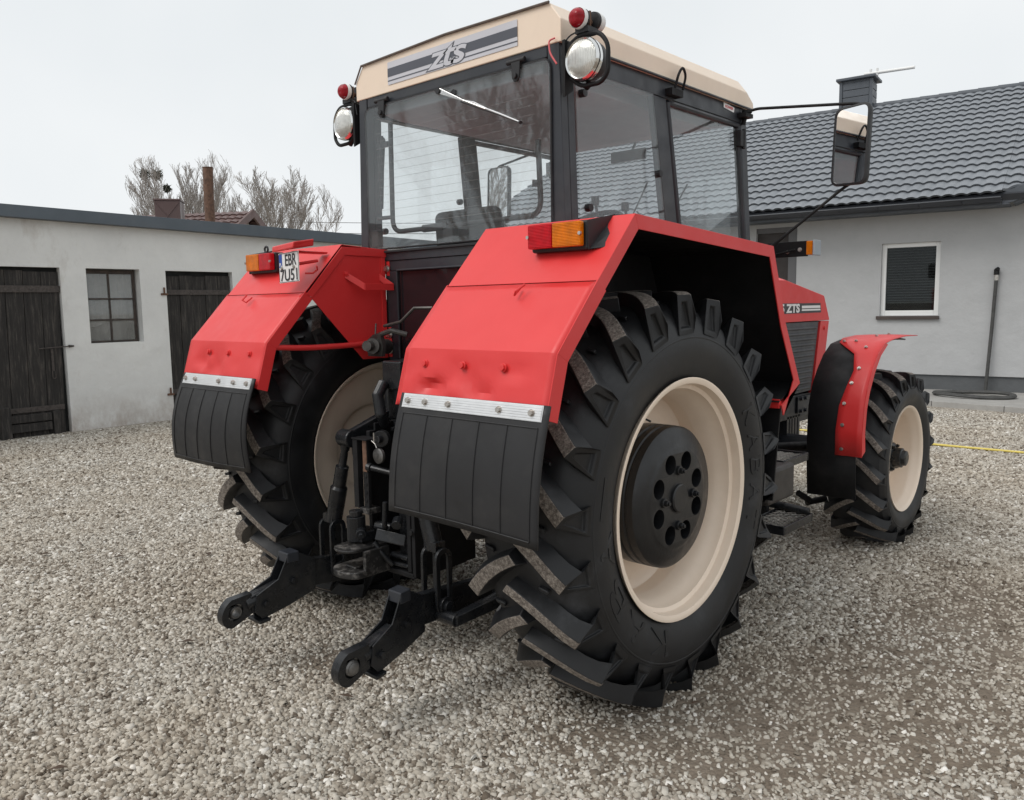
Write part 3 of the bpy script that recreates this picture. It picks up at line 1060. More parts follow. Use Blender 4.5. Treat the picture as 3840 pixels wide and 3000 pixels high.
    bc = P(-0.92, 1.0, 0.09)
    bk.lathe([(0, .0), (0, .19), (.36, .235), (.38, .25), (.38, .24), (.02, .18), (.02, 0)], bc, 2, 28)
    bo = bk.build('bucket', M['plast'], smooth=40)
    tag(bo, 'black plastic tub on the paving behind the front wheel', 'tub')
    return T


house()

# yellow hose lying across the gravel
yh = MB()
pts = []
for i in range(60):
    t = i / 59
    x = -2.6 + 5.6 * t; y = 6.95 + 0.06 * math.sin(t * 9) - 0.02 * t
    pts.append((x, y, float(ground_z(np.array(x), np.array(y))) + 0.022))
yh.tube(pts, 0.013, 8)
tag(yh.build('garden_hose', M['yellow'], smooth=60), 'thin yellow hose stretched across the gravel behind the front wheel', 'hose')


# ------------------------------------------------------------------ things beyond the shed
def beyond():
    # brown-roofed house with a gable
    T = empty('far_house', (-22, 11, 0), 'distant cream house with a brown tiled gable roof beyond the shed', 'house')
    R0 = Vector((-21.5, 11.2, 4.83))      # ridge end over the gable facing right
    rd = Vector((-0.85, -0.53, 0)).normalized()      # ridge runs away to the left
    gd = Vector((rd.y, -rd.x, 0))
    run, drop = 3.2, 1.75
    e1 = R0 + gd * run - Vector((0, 0, drop)); e2 = R0 - gd * run - Vector((0, 0, drop))
    Lr = 9
    wb = MB()
    inn = -rd * -0.35
    g0 = R0 + rd * .35 - Vector((0, 0, .18))
    a = e1 + rd * .35 - gd * .45 + Vector((0, 0, .05)); b_ = e2 + rd * .35 + gd * .45 + Vector((0, 0, .05))
    vs = [Vector((a.x, a.y, -.2)), Vector((b_.x, b_.y, -.2)), b_, g0, a]
    vs2 = [v + rd * (Lr - .7) for v in vs]
    wb.add([*vs, *vs2], [(0, 1, 2, 3, 4), (9, 8, 7, 6, 5), (0, 5, 6, 1), (1, 6, 7, 2), (2, 7, 8, 3), (3, 8, 9, 4), (4, 9, 5, 0)])
    wb.build('wall', paint('cream_render', (0.5, 0.47, 0.38), 0.9, 0.04, 1), T)
    rb = MB()
    for e in (e1, e2):
        rows = []
        nr = 12
        dirv = (e - R0)
        nv = dirv.cross(rd).normalized()
        if nv.z < 0: nv = -nv
        for r_ in range(nr):
            for (t, h) in ((r_ / nr, 0.0), ((r_ + 1) / nr, 0.045)):
                rows.append([R0 + dirv * t + rd * s + nv * (h + 0.02 * math.sin(s * 26)) for s in np.linspace(0, Lr, 110)])
        rb.grid(rows)
    rb.build('roof', M['brownroof'], T, smooth=40)
    vb = MB()
    for e in (e1, e2):
        dv = (e - R0)
        w_ = Vector((0, 0, -.2))
        o_ = -rd * 0.03
        vb.hexa([R0 + o_ + Vector((0, 0, .06)), e + o_ + Vector((0, 0, .06)), e + rd * .04 + Vector((0, 0, .06)), R0 + rd * .04 + Vector((0, 0, .06)),
                 R0 + o_ + w_, e + o_ + w_, e + rd * .04 + w_, R0 + rd * .04 + w_])
    vb.build('verge_board', M['brownroof'], T)
    # boxed chimney stack of sheet metal
    cb = MB()
    c0 = Vector((-11.93, 3.95, 0))
    d1 = Vector((.58, .81, 0)) ; d2 = Vector((.81, -.58, 0))
    h = .215
    def sq(z, hh): return [c0 + d1 * sx * hh + d2 * sy * hh + Vector((0, 0, z)) for sx, sy in ((-1, -1), (1, -1), (1, 1), (-1, 1))]
    cb.hexa(sq(2.0, h) + sq(3.60, h))
    cb.hexa(sq(3.602, h + .012) + sq(3.635, h + .012))
    # folded creases
    p = sq(3.02, h + .0)
    co = cb.build('boxed_chimney', M['brownroof'], bevel=0.006)
    tag(co, 'square maroon sheet metal chimney standing up behind the shed roof', 'chimney')
    cr_ = MB()
    f0 = c0 + d2 * (h + .004)
    for sgn in (-1, 1):
        cr_.tube([f0 + d1 * sgn * h * .95 + Vector((0, 0, 3.05)), f0 + Vector((0, 0, 3.33)), f0 - d1 * sgn * h * .0 + Vector((0, 0, 3.33))], 0.006, 6)
        cr_.tube([f0 + d1 * sgn * h * .95 + Vector((0, 0, 3.58)), f0 + Vector((0, 0, 3.33))], 0.006, 6)
    cr_.build('crease', M['brownroof'], co)
    pb = MB()
    pb.tube([(-10.62, 4.03, 2.2), (-10.63, 4.03, 3.6), (-10.64, 4.05, 4.06)], 0.083, 20)
    pb.tube([(-10.64, 4.05, 4.055), (-10.64, 4.05, 4.065)], 0.088, 20)
    tag(pb.build('stove_pipe', M['rust'], smooth=40), 'tall rusty round stove pipe rising behind the shed roof', 'pipe')


beyond()


def bare_tree(name, base, height, width, seed, label, extra=None, limbs=6, low=.22):
    rnd = random.Random(seed)
    T = empty(name, base, label, 'tree', 'bare trees beyond the shed')
    tb, cb = MB(), MB()
    def limb(p, d, L, r, lev):
        """a branch that keeps leading on, giving off side branches along its whole length"""
        k = max(4, int(8 - lev))
        pts, rs = [p.copy()], [r]
        q, dd = p.copy(), d.copy()
        for i in range(k):
            dd = (dd + Vector((rnd.gauss(0, .11), rnd.gauss(0, .11), .07 if lev < 3 else .03))).normalized()
            q = q + dd * (L / k)
            pts.append(q.copy()); rs.append(max(r * (1 - .8 * (i + 1) / k), .0085))
            if lev < 3:
                n_ = 1 if lev < 2 else 2
                for c_ in range(n_):
                    if i == 0 and lev < 2: continue
                    ang = rnd.uniform(.30, .60)
                    ax = Vector((rnd.gauss(0, 1), rnd.gauss(0, 1), rnd.gauss(0, 1))).cross(dd).normalized()
                    nd = dd.copy(); nd.rotate(Matrix.Rotation(ang, 3, ax))
                    nd = (nd + Vector((0, 0, .22))).normalized()
                    limb(q, nd, L * rnd.uniform(.42, .68) * (1 - .35 * i / k), rs[-1] * .62, lev + 1)
        cb.tube(pts, rs, 5 if lev < 2 else 3, caps=False)
    h0 = height * low
    tb.tube([(0, 0, -.2), (0, 0, h0 * .5), (.03, .02, h0), (.05, .03, height * .55), (.02, .05, height * .8)], [height * .022, height * .019, height * .016, height * .008, .012], 8)
    for i in range(limbs):
        a = i * 2.4 + rnd.random()
        t = low + (.62 - low) * i / limbs
        sp_ = rnd.uniform(.45, 1.0)
        limb(Vector((.03, .02, height * t)), Vector((math.cos(a) * sp_, math.sin(a) * sp_, 1)).normalized(), height * (1 - t) * rnd.uniform(.75, .95), height * .0085, 0)
    zmax = max(v[2] for v in cb.v); wmax = sorted(abs(v[0]) + abs(v[1]) for v in cb.v)[int(len(cb.v) * .985)]
    sz = height / zmax; sw = width / 2 / wmax * 1.25
    for mb in (tb, cb): mb.v = [(v[0] * sw, v[1] * sw, v[2] * sz) for v in mb.v]
    for mb in (tb, cb):
        o_ = []
        for x, y, z in mb.v:
            e = math.sqrt((x * x + y * y) / (width * .5) ** 2 + max(0, z - .58 * height) ** 2 / (.42 * height) ** 2)
            k_ = 1 / max(1, e) ** .85 if e > .85 else 1
            o_.append((x * k_, y * k_, .58 * height + (z - .58 * height) * k_ if z > .58 * height else z))
        mb.v = o_
    tb.build('trunk', M['bark'], T, smooth=60, local=True)
    cb.build('crown', M['bark'], T, local=True)
    for (ex, ey, ez, er) in (extra or ()):
        mbx = MB()
        for i in range(260):
            dv = Vector((rnd.gauss(0, 1), rnd.gauss(0, 1), rnd.gauss(0, 1))).normalized() * er * rnd.random() ** .5
            p = Vector((ex, ey, ez)) + dv
            u = Vector((rnd.gauss(0, 1), rnd.gauss(0, 1), rnd.gauss(0, 1))).normalized()
            v = u.orthogonal().normalized()
            l_ = rnd.uniform(.05, .10)
            mbx.add([p, p + u * l_ + v * .02, p + u * l_ * 2, p + u * l_ - v * .02], [(0, 1, 2, 3)])
        mbx.build('mistletoe', M['mistle'], T, local=True)
    return T


M['mistle'] = paint('mistletoe_green', (0.06, 0.065, 0.045), 0.8, 0.2, 4)
bare_tree('bare_tree', (-31.4, 13.7, 0), 9.0, 5.6, 5, 'bare grey tree with dark mistletoe clumps, left of the rusty pipe', extra=[(-.5, -1.35, 7.35, .20), (-.35, -.85, 7.35, .20), (-.25, -.55, 6.8, .12)], limbs=9)
bare_tree('bare_tree', (-33.2, 19.4, 0), 8.9, 7.0, 8, 'broad bare tree rising over the brown gable roof beyond the shed', limbs=8)
bare_tree('bare_tree', (-35.2, 16.6, 0), 8.5, 4.0, 15, 'slim bare tree just right of the rusty pipe, beside the broad one', limbs=6)
bare_tree('bare_tree', (-38.2, 15.3, 0), 7.3, 3.2, 22, 'low distant bare tree behind the square maroon chimney')

bare_tree('bare_tree', (-10.5, -11.5, 0), 7.6, 5.5, 44, 'bare tree seen only as a dark reflection in the rear cab window', limbs=7)

# overhead wires far away
for (z, lab) in ((7.75, 'upper thin overhead wire in the distance left of the tractor cab'), (7.0, 'lower thin overhead wire in the distance left of the tractor cab')):
    pw = MB()
    pts = []
    for i in range(21):
        t = i / 20
        p = Vector((-75, -15, 0)).lerp(Vector((-20, 75, 0)), t)
        pts.append((p.x, p.y, z - 0.9 * 4 * t * (1 - t) + .9))
    pw.tube(pts, 0.02, 5)
    tag(pw.build('overhead_wire', M['greyhose']), lab, 'wire', 'overhead wires')


# ================================================================== TRACTOR
TR = empty('tractor', (-.235, 1.3, 0), 'big red four wheel drive farm tractor with beige cab roof and beige wheel rims', 'tractor')


# ------------------------------------------------------------------ wheels
def wheel(side, cx, cy, cz, R, w2, rimr, nl, lugh, name, front=False, phase=166):
    """w2 = half tread width, lugs pitch 360/nl; direction of travel +Y"""
    sgn = side
    base = R - lugh
    rr = rimr
    tb = MB()
    # carcass cross-section (offset outward, radius)
    prof = [(w2 * .88, rr - .012), (w2 * .96, rr + .02), (w2 * 1.06, rr + (base - rr) * .30), (w2 * 1.075, rr + (base - rr) * .45), (w2 * 1.05, rr + (base - rr) * .58), (w2 * .99, rr + (base - rr) * .70), (w2 * .90, rr + (base - rr) * .81), (w2 * .78, base - .030),
            (w2 * .62, base - .012), (w2 * .4, base), (0, base + .002)]
    full = [(-o, r) for o, r in prof] + [(o, r) for o, r in reversed(prof[:-1])]
    c = (cx, cy, cz)
    tb.lathe([(o * sgn, r) for o, r in full], c, 0, 120, 0)
    # thin raised ring on the sidewall
    ro = rr + (base - rr) * .545
    for sd_ in (1, -1):
        tb.lathe([(sd_ * sgn * (w2 * 1.05), ro - .007), (sd_ * sgn * (w2 * 1.073), ro), (sd_ * sgn * (w2 * 1.045), ro + .007)], c, 0, 120, 0)
    pitch_ = 2 * PI / nl
    def pt(xo, r, th):
        return (cx + sgn * xo, cy + r * math.cos(th), cz + r * math.sin(th))
    total = math.radians(13.5) * (1.0 if not front else 1.25)
    tw = (0.0225 if not front else 0.0165)
    bw = tw * 1.75
    lw = random.Random(cx)
    for k in range(nl):
        for half in (1, -1):
            th0 = math.radians(phase) + pitch_ * (k + (0.5 if half < 0 else 0.0))
            if half < 0: th0 += 0
            N = 7
            secs = []
            for i in range(N + 1):
                t = i / N
                xo = half * (-0.03 * w2 / .235 + (w2 * 1.0 + 0.03 * w2 / .235) * t)
                # shoulder end trails: lower at the rear, slight S-bend
                th = th0 + total * (0.86 * t + 0.14 * math.sin(t * PI) * -.6 + 0.14 * t * t)
                crown = R - 0.016 * (abs(xo) / w2) ** 2.5 - (0.004 if i == N else 0)
                # direction of lug in the (x, arc) plane for the width vector
                dx = w2; da = total * R
                ln = math.hypot(dx, da)
                wx, wa = -da / ln * half, dx / ln
                flare = 1.0 + 0.25 * t
                def q(rad, hw):
                    return [pt(xo + wx * hw * s_, rad, th + wa * hw * s_ / rad) for s_ in (-1, 1)]
                tp = q(crown, tw * flare); bt = q(base - .012 - .006 * t - (.03 if t > .8 else 0) * (t - .8) * 5, bw * flare)
                secs.append([bt[0], tp[0], tp[1], bt[1]])
            o = len(tb.v)
            vs = [p for s_ in secs for p in s_]
            fs, mi = [], []
            for i in range(N):
                a = i * 4; b_ = a + 4
                fs += [(a, a + 1, b_ + 1, b_), (a + 1, a + 2, b_ + 2, b_ + 1), (a + 2, a + 3, b_ + 3, b_ + 2)]
                mi += [0, 1, 0]
            # inner cap
            fs.append((0, 3, 2, 1)); mi.append(0)
            # outer end: runs down the sidewall as a framed pocket
            e = N * 4
            th = th0 + total
            xs_ = half * w2 * 1.06
            rlow = rr + (base - rr) * .60
            lo = [pt(xs_ * 1.0, rlow, th + s_ * (bw * 1.45) / rlow + .012) for s_ in (-1, 1)]
            vs += lo
            L0, L1 = len(vs) - 2, len(vs) - 1
            P4 = [Vector(vs[e + 1]), Vector(vs[e + 2]), Vector(vs[L1]), Vector(vs[L0])]
            cen = sum(P4, Vector()) / 4
            inset = [p.lerp(cen, .30) for p in P4]
            inset[0] = inset[0].lerp(inset[1], .25); inset[1] = inset[1].lerp(inset[0], .25)
            inset[0] = inset[0].lerp(cen, .1); inset[1] = inset[1].lerp(cen, .1)
            deep = [p.lerp(cen, .12) - Vector((sgn * half * 0.014, 0, 0)) for p in inset]
            k0 = len(vs)
            vs += [tuple(p) for p in inset] + [tuple(p) for p in deep]
            I = [k0, k0 + 1, k0 + 2, k0 + 3]; Dp = [k0 + 4, k0 + 5, k0 + 6, k0 + 7]
            Q = [e + 1, e + 2, L1, L0]
            for a in range(4):
                b_ = (a + 1) % 4
                fs.append((Q[a], Q[b_], I[b_], I[a])); mi.append(0)
                fs.append((I[a], I[b_], Dp[b_], Dp[a])); mi.append(0)
            fs.append(tuple(Dp)); mi.append(0)
            fs.append((e, e + 1, L0)); mi.append(0)
            fs.append((e + 3, L1, e + 2)); mi.append(0)
            o = len(tb.v)
            tb.v += vs; tb.f += [tuple(x + o for x in f_) for f_ in fs]; tb.mi += mi
            # small tie marks between lugs (wear bars)
            if not front:
                thm = th0 + total * .62 + pitch_ * .5
                xo = half * w2 * .52
                pb_ = [pt(xo + dx_, base + hh, thm + da_) for hh in (-.004, .012) for dx_, da_ in ((-.022, -.02), (.022, -.008), (.022, .012), (-.022, .0))]
                tb.hexa(pb_, 0)
    # rim / disc -------------------------------------------------
    rb = MB()
    if not front:
        rp = [(.218, rr - .012), (.226, rr + .002), (.234, rr + .004), (.236, rr - .004), (.228, rr - .022), (.205, rr - .025), (.190, rr - .027), (.182, rr - .044), (.135, rr - .048), (.122, rr - .060), (.07, rr - .063), (.055, rr - .070),
              (.04, rr - .070), (-.02, rr - .068), (-.035, rr - .085), (-.03, rr - .14), (-.01, rr - .20), (.01, rr - .30), (.01, .12)]
        rb.lathe([(o * sgn, r) for o, r in rp], c, 0, 96)
        rp2 = [(-.155, rr - .044), (-.150, rr - .065), (-.120, rr - .15), (-.090, rr - .235), (-.078, rr - .25), (-.045, rr - .262), (-.03, rr - .30), (-.03, .12)]
        rb.lathe([(o * sgn, r) for o, r in rp2], c, 0, 96)
        rp3 = [(-.022, rr - .070), (-.08, rr - .062), (-.12, rr - .05), (-.172, rr - .042), (-.2, rr - .03), (-.215, rr - .02), (-.226, rr + .004), (-.232, rr + .002), (-.224, rr - .012)]
        rb.lathe([(o * sgn, r) for o, r in rp3], c, 0, 96)
    else:
        rp = [(w2 * .85, rr - .01), (w2 * .93, rr + .003), (w2 * .97, rr + .002), (w2 * .95, rr - .012), (w2 * .85, rr - .022), (w2 * .74, rr - .026), (w2 * .68, rr - .036), (w2 * .55, rr - .038), (w2 * .3, rr - .046),
              (w2 * .0, rr - .05), (-w2 * .02, rr - .07), (0.0, rr - .12), (.02, .13), (.02, .05)]
        rb.lathe([(o * sgn, r) for o, r in rp], c, 0, 80)
        rp3 = [(-w2 * .03, rr - .055), (-w2 * .5, rr - .04), (-w2 * .7, rr - .03), (-w2 * .9, rr + .003)]
        rb.lathe([(o * sgn, r) for o, r in rp3], c, 0, 80)
        rb.lathe([((o - .012) * sgn, r) for o, r in [(0, rr - .07), (.01, .05)]], c, 0, 80)
    W = rb.build(name, M['rimbeige'], TR, smooth=48)
    if not front:
        va = MB()
        a_ = 2.2
        p = Vector((cx + sgn * .185, cy + (rr - .045) * math.cos(a_), cz + (rr - .045) * math.sin(a_)))
        va.tube([p, p + Vector((sgn * .035, -.02 * math.cos(a_), -.02 * math.sin(a_)))], .0045, 8)
        va.build('valve', M['plast'], W)
    to = tb.build('tyre', [M['rubber'], M['worn']], W, smooth=28, bevel=.004)
    # lettering moulded in the sidewall, outer side
    if not front:
        lt = MB()
        def ring_text(ch, th, rad, size, wide):
            vs, fs = text_geo(ch, 1.0, 0.0, 0.0)
            xs = [v[0] for v in vs]; ys = [v[1] for v in vs]
            mx_, my_ = (max(xs) + min(xs)) / 2, (max(ys) + min(ys)) / 2
            sx, sy = wide / (max(xs) - min(xs)), size / (max(ys) - min(ys))
            out_ = []
            lt.mark()
            for h in (0.0, .0025):
                for v in vs:
                    u = (v[0] - mx_) * sx; r = rad + (v[1] - my_) * sy
                    t = th - u / rad
                    # sidewall offset at this radius
                    fr_ = (r - rr) / (base - rr)
                    xo = np.interp(fr_, [0, .30, .45, .58, .70], [w2 * .95, w2 * 1.06, w2 * 1.075, w2 * 1.05, w2 * .99])
                    out_.append(pt(xo + h - .0005, r, t if sgn > 0 else PI - t))
            kk = len(vs)
            # edges of the outline
            from collections import Counter
            ec = Counter(); od = {}
            for f_ in fs:
                for a in range(len(f_)):
                    e_ = (f_[a], f_[(a + 1) % len(f_)]); key = tuple(sorted(e_)); ec[key] += 1; od[key] = e_
            F = [tuple(i + kk for i in f_) for f_ in fs]
            F += [(a, b_, b_ + kk, a + kk) for key, (a, b_) in od.items() if ec[key] == 1]
            lt.add(out_, F)
        for ch, dg in zip('KABAT', (-113, -132.5, -152, -171.5, -191)):
            ring_text(ch, math.radians(dg), .590, .100, .145)
        for ch, dg in zip('KABAT', (30, 17, 5, -7, -19)):
            ring_text(ch, math.radians(dg), .60, .075, .085)
        lo_ = lt.build('sidewall_lettering', M['rubber'], W)
        # wheel weight: heavy black cast disc
        hb = MB()
        wx = .168
        hb.lathe([(o * sgn, r) for o, r in [(-.03, .29), (.02, .302), (.075, .302), (.080, .294), (.088, .294), (.093, .302), (.115, .302), (.120, .296), (.126, .296), (.131, .302), (.160, .300), (.172, .288), (.182, .235), (.188, .216), (.190, .212)]], c, 0, 96)
        from mathutils.geometry import tessellate_polygon
        polys = [[Vector((.212 * math.cos(t), .212 * math.sin(t), 0)) for t in np.linspace(0, 2 * PI, 96, endpoint=False)]]
        for i in range(8):
            a = PI / 8 + i * PI / 4
            ring = [Vector((.161 * math.cos(a) + .041 * math.cos(t), .161 * math.sin(a) + .041 * math.sin(t), 0)) for t in np.linspace(0, 2 * PI, 28, endpoint=False)]
            polys.append(ring)
            fm_ = [(cx + sgn * .190, cy + p.x, cz + p.y) for p in ring]
            bk_ = [(cx + sgn * .110, cy + p.x, cz + p.y) for p in ring]
            hb.add(fm_ + bk_, [(q, (q + 1) % 28, 28 + (q + 1) % 28, 28 + q) for q in range(28)] + [tuple(range(28, 56))])
        flat = [p for pl in polys for p in pl]
        hb.add([(cx + sgn * .190, cy + p.x, cz + p.y) for p in flat], [tuple(t) for t in tessellate_polygon(polys)])
        ho = hb.build('wheel_weight', M['weight'], W, smooth=40, weld=True)
        for i in range(4):
            a = i * PI / 2
            bb = MB()
            p = Vector((cx + sgn * .190, cy + .117 * math.cos(a), cz + .117 * math.sin(a)))
            bb.cyl(p, p + Vector((sgn * .012, 0, 0)), .020, 18)
            bb.tube([p + Vector((sgn * .012, 0, 0)), p + Vector((sgn * .026, 0, 0))], .0135, 6)
            bb.cyl(p + Vector((sgn * .026, 0, 0)), p + Vector((sgn * .034, 0, 0)), .008, 12)
            bb.build('weight_bolt', M['weight'], W, bevel=.002)
        cb = MB()
        cb.lathe([(o * sgn, r) for o, r in [(.185, .066), (.191, .066), (.1915, .063), (.187, .0625), (.187, .060), (.200, .060), (.205, .055), (.205, 0)]], c, 0, 40)
        cb.build('hub_cap', M['weight'], W, smooth=40)
    else:
        hb = MB()
        hb.lathe([(o * sgn, r) for o, r in [(-.05, .20), (.028, .20), (.034, .19), (.036, .12), (.05, .105), (.09, .10), (.10, .085), (.102, .07), (.15, .066), (.155, .055), (.175, .05), (.18, .04), (.18, 0)]], c, 0, 40)
        for i in range(8):
            a = i * PI / 4 + .2
            p = Vector((cx + sgn * .034, cy + .165 * math.cos(a), cz + .165 * math.sin(a)))
            hb.hexbolt(p, (sgn, 0, 0), .016, .02)
        for i in range(6):
            a = i * PI / 3
            p = Vector((cx + sgn * .10, cy + .085 * math.cos(a), cz + .085 * math.sin(a)))
            hb.hexbolt(p, (sgn, 0, 0), .010, .012)
        hb.build('hub', M['blk'], W, smooth=40)
    return W


wheel(1, .7325, 0, .832, .867, .235, .505, 22, .054, 'rear_wheel', phase=161.2)
wheel(-1, -1.2025, 0, .832, .867, .235, .505, 22, .054, 'rear_wheel', phase=167.3)
wheel(1, .805, 2.866, .572, .592, .185, .358, 18, .038, 'front_wheel', True, phase=170.3)
wheel(-1, -1.275, 2.866, .572, .592, .185, .358, 18, .038, 'front_wheel', True, phase=166.0)
BODY = True


# ------------------------------------------------------------------ rear fenders
PU = [(.385, 1.875), (-.652, 1.936), (-.858, 1.718)]          # upper rear
PF = [(.504, 1.185), (.691, 1.270), (.521, 1.552), (.385, 1.875)]
PL = [(-.8645, 1.7115), (-1.062, 1.500), (-1.118, 1.308)]
XI, XO = .4625, 1.14


def fender(sgn):
    def X(x): return x * sgn
    F = empty('rear_fender', (0, 0, 0)); F.parent = TR
    def shell(profile, x0, x1, name, nx=2, sub=1, dent=0.0, flange=.045, lift=0.0):
        mb = MB()
        pts = []
        for i in range(len(profile) - 1):
            a, b_ = profile[i], profile[i + 1]
            for k in range(sub):
                t = k / sub
                pts.append((a[0] + (b_[0] - a[0]) * t, a[1] + (b_[1] - a[1]) * t))
        pts.append(profile[-1])
        rows = []
        for (y, z) in pts:
            rows.append([(X(x0 + (x1 - x0) * j / nx), y, z + lift) for j in range(nx + 1)])
        if dent:
            R_ = []
            for r_ in rows:
                R_.append([(p[0], p[1] + dent * 9 * max(0, float(fbm(np.array(p[0] * 8 + sgn * 3.1), np.array(p[2] * 11.0), 40 + int(sgn), 3)) - .40) * min(1, max(0, (1.49 - p[2]) * 9)) * min(1, (abs(p[0]) - x0) * 9, (x1 - abs(p[0])) * 9) * min(1, (p[2] - 1.30) * 12), p[2]) for p in r_])
            rows = R_
        mb.grid(rows)
        return mb
    lo_in = X(XI)
    up_ = shell(PU, XI, XO, 'u')
    o = up_.build('upper_panel', M['red'], F, solid=.004, bevel=.0015)
    fr_ = shell(PF, .66, XO, 'f')
    fr_.build('front_panel', M['red'], F, solid=.004, bevel=.0015)
    lw = shell(PL, XI, XO, 'l', nx=26, sub=10, dent=.010, lift=.003)
    lw.build('lower_panel', M['red'], F, solid=.004, smooth=25)
    # outer flange strip following the profile (inward-turned lip)
    def lip(profile, wd, name, x=XO, xoff=.002, closed_ends=True, inner=False):
        pts = [Vector((0, *p)) for p in profile]
        n_ = len(pts)
        inn = []
        for i in range(n_):
            d1 = (pts[i] - pts[i - 1]).normalized() if i else None
            d2 = (pts[i + 1] - pts[i]).normalized() if i < n_ - 1 else None
            def nr(d): return Vector((0, -d.z, d.y))
            if d1 is None: nn = nr(d2)
            elif d2 is None: nn = nr(d1)
            else:
                a, b_ = nr(d1), nr(d2)
                nn = (a + b_) / (1 + a.dot(b_))
            # towards the wheel centre
            if nn.dot(Vector((0, 0, .83)) - pts[i]) < 0: nn = -nn
            inn.append(pts[i] + nn * wd)
        mb = MB()
        for i in range(n_ - 1):
            a, b_, c_, d_ = pts[i], pts[i + 1], inn[i + 1], inn[i]
            x0, x1 = X(x + xoff), X(x + xoff - .005)
            mb.hexa([(x0, a.y, a.z), (x0, b_.y, b_.z), (x0, c_.y, c_.z), (x0, d_.y, d_.z), (x1, a.y, a.z), (x1, b_.y, b_.z), (x1, c_.y, c_.z), (x1, d_.y, d_.z)])
        return mb
    l1 = lip([PF[0], PF[1], PF[2], PU[0], PU[1], (-.856, 1.720)], .048, 'lip')
    l1.build('upper_lip', M['red'], F, bevel=.001)
    l2 = lip([(-.858, 1.722), PL[1], PL[2]], .055, 'lip', xoff=.004)
    l2.build('lower_lip', M['red'], F, bevel=.001)
    l3 = lip([(-.858, 1.722), PL[1], PL[2]], .05, 'lip', x=XI, xoff=.0)
    l3.build('inner_lip', M['red'], F, bevel=.001)
    # black inside: liner right under the panels and the inner side wall
    ln = MB()
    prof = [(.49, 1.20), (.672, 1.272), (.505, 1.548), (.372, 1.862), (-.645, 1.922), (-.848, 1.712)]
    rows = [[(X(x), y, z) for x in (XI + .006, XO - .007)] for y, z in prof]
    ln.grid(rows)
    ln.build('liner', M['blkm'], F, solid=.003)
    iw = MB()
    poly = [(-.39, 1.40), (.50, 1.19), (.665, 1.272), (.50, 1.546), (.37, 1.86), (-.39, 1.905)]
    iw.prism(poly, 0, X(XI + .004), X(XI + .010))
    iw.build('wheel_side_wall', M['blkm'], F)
    # red inner plate standing beside the cab
    ip = MB()
    ip.prism([(-.405, 1.402), (-.552, 1.402), (-.828, 1.694), (-.632, 1.895), (-.405, 1.905)], 0, X(XI - .001), X(XI + .003))
    ip.prism([(-.43, 1.402), (-.405, 1.402), (-.405, 1.905), (-.43, 1.905)], 0, X(XI - .006), X(XI - .0015))
    ip.build('inner_plate', M['red'], F, bevel=.001)
    ov = MB()
    ov.prism([(-.39, 1.922), (-.655, 1.925), (-.855, 1.709), (-.825, 1.695), (-.64, 1.888), (-.39, 1.885)], 0, X(XI - .004), X(XI - .0085))
    ov.build('inner_edge', M['red'], F, bevel=.001)
    # bolted brackets to the cab post
    bk = MB()
    for z in (1.83, 1.515, 1.44):
        bk.mark().prism([(-.40, z - .035), (-.375, z - .028), (-.375, z + .028), (-.40, z + .035)], 0, X(XI - .028), X(XI - .007))
    bk.build('mounting_lug', M['red'], F, bevel=.002)
    bt = MB(True)
    for z in (1.83, 1.515, 1.44):
        bt.hexbolt((X(XI - .018), -.402, z), (0, -1, 0), .012 if z > 1.6 else .016, .012)
    bt.build('mounting_bolt', M['zinc'], F)
    # red bar from the skirt to the cab
    rbk = MB()
    rbk.tube(fillet([(X(.475), -1.04, 1.482), (X(.468), -.86, 1.470), (X(.455), -.62, 1.472), (X(.44), -.40, 1.483)], .15, 6), .013, 12)
    rbk.build('stay_bar', M['red'], F, smooth=40)
    # flat strap handle on the inner plate
    hd = MB()
    def strap(p, q, w_=.016, t=.004):
        p, q = Vector(p), Vector(q)
        up_ = Vector((0, 0, 1)) * w_
        d = (q - p).normalized(); s_ = d.cross(Vector((0, 0, 1))).normalized() * t
        hd.hexa([p - up_, q - up_, q - up_ + s_, p - up_ + s_, p + up_, q + up_, q + up_ + s_, p + up_ + s_])
    strap((X(.462), -.64, 1.80), (X(.40), -.575, 1.742)); strap((X(.40), -.575, 1.742), (X(.40), -.405, 1.742)); strap((X(.40), -.405, 1.742), (X(.462), -.44, 1.79))
    hd.hexbolt((X(.455), -.632, 1.80), (-sgn, 0, 0), .01, .006)
    hd.build('grab_strap', M['red'], F, bevel=.001)
    # hook of bent wire on the sloping panel
    hk = MB()
    hk.tube([(X(.851), -.893, 1.702), (X(.852), -.925, 1.678), (X(.866), -.935, 1.69), (X(.880), -.905, 1.712)], .004, 8)
    hk.build('wire_hook', M['red'], F)
    # three skirt bolts
    kb = MB(True)
    for x in (.575, .758, .939):
        kb.hexbolt((X(x), -1.078, 1.452), (0, -1, .15), .0105, .007)
    kb.build('skirt_bolt', M['red'], F, bevel=.001)
    # mud flap with ribbed aluminium strip
    yb = -1.19 if sgn > 0 else -1.15
    fl = MB()
    xa, xb = (.512, 1.170) if sgn > 0 else (.450, 1.085)
    xa2, xb2 = (.500, 1.170) if sgn > 0 else (.430, 1.125)
    if sgn < 0: xa2, xb2 = .480, 1.19
    rows = []
    nz_, nx_ = 14, 24
    def fp(u, v, off=0.0):
        z = 1.352 - (1.352 - .945) * v
        y0 = -1.124; y = y0 + (yb - y0) * v - (.035 if sgn < 0 else .018) * math.sin(v * PI) - off
        y += (.012 if sgn > 0 else -.02) * math.sin(u * PI) * v
        x = (xa + (xb - xa) * u) * (1 - v) + (xa2 + (xb2 - xa2) * u) * v
        return (X(x), y, z - .012 * (u - .5) * v)
    for i in range(nz_ + 1):
        rows.append([fp(j / nx_, i / nz_) for j in range(nx_ + 1)])
    fl.grid(rows)
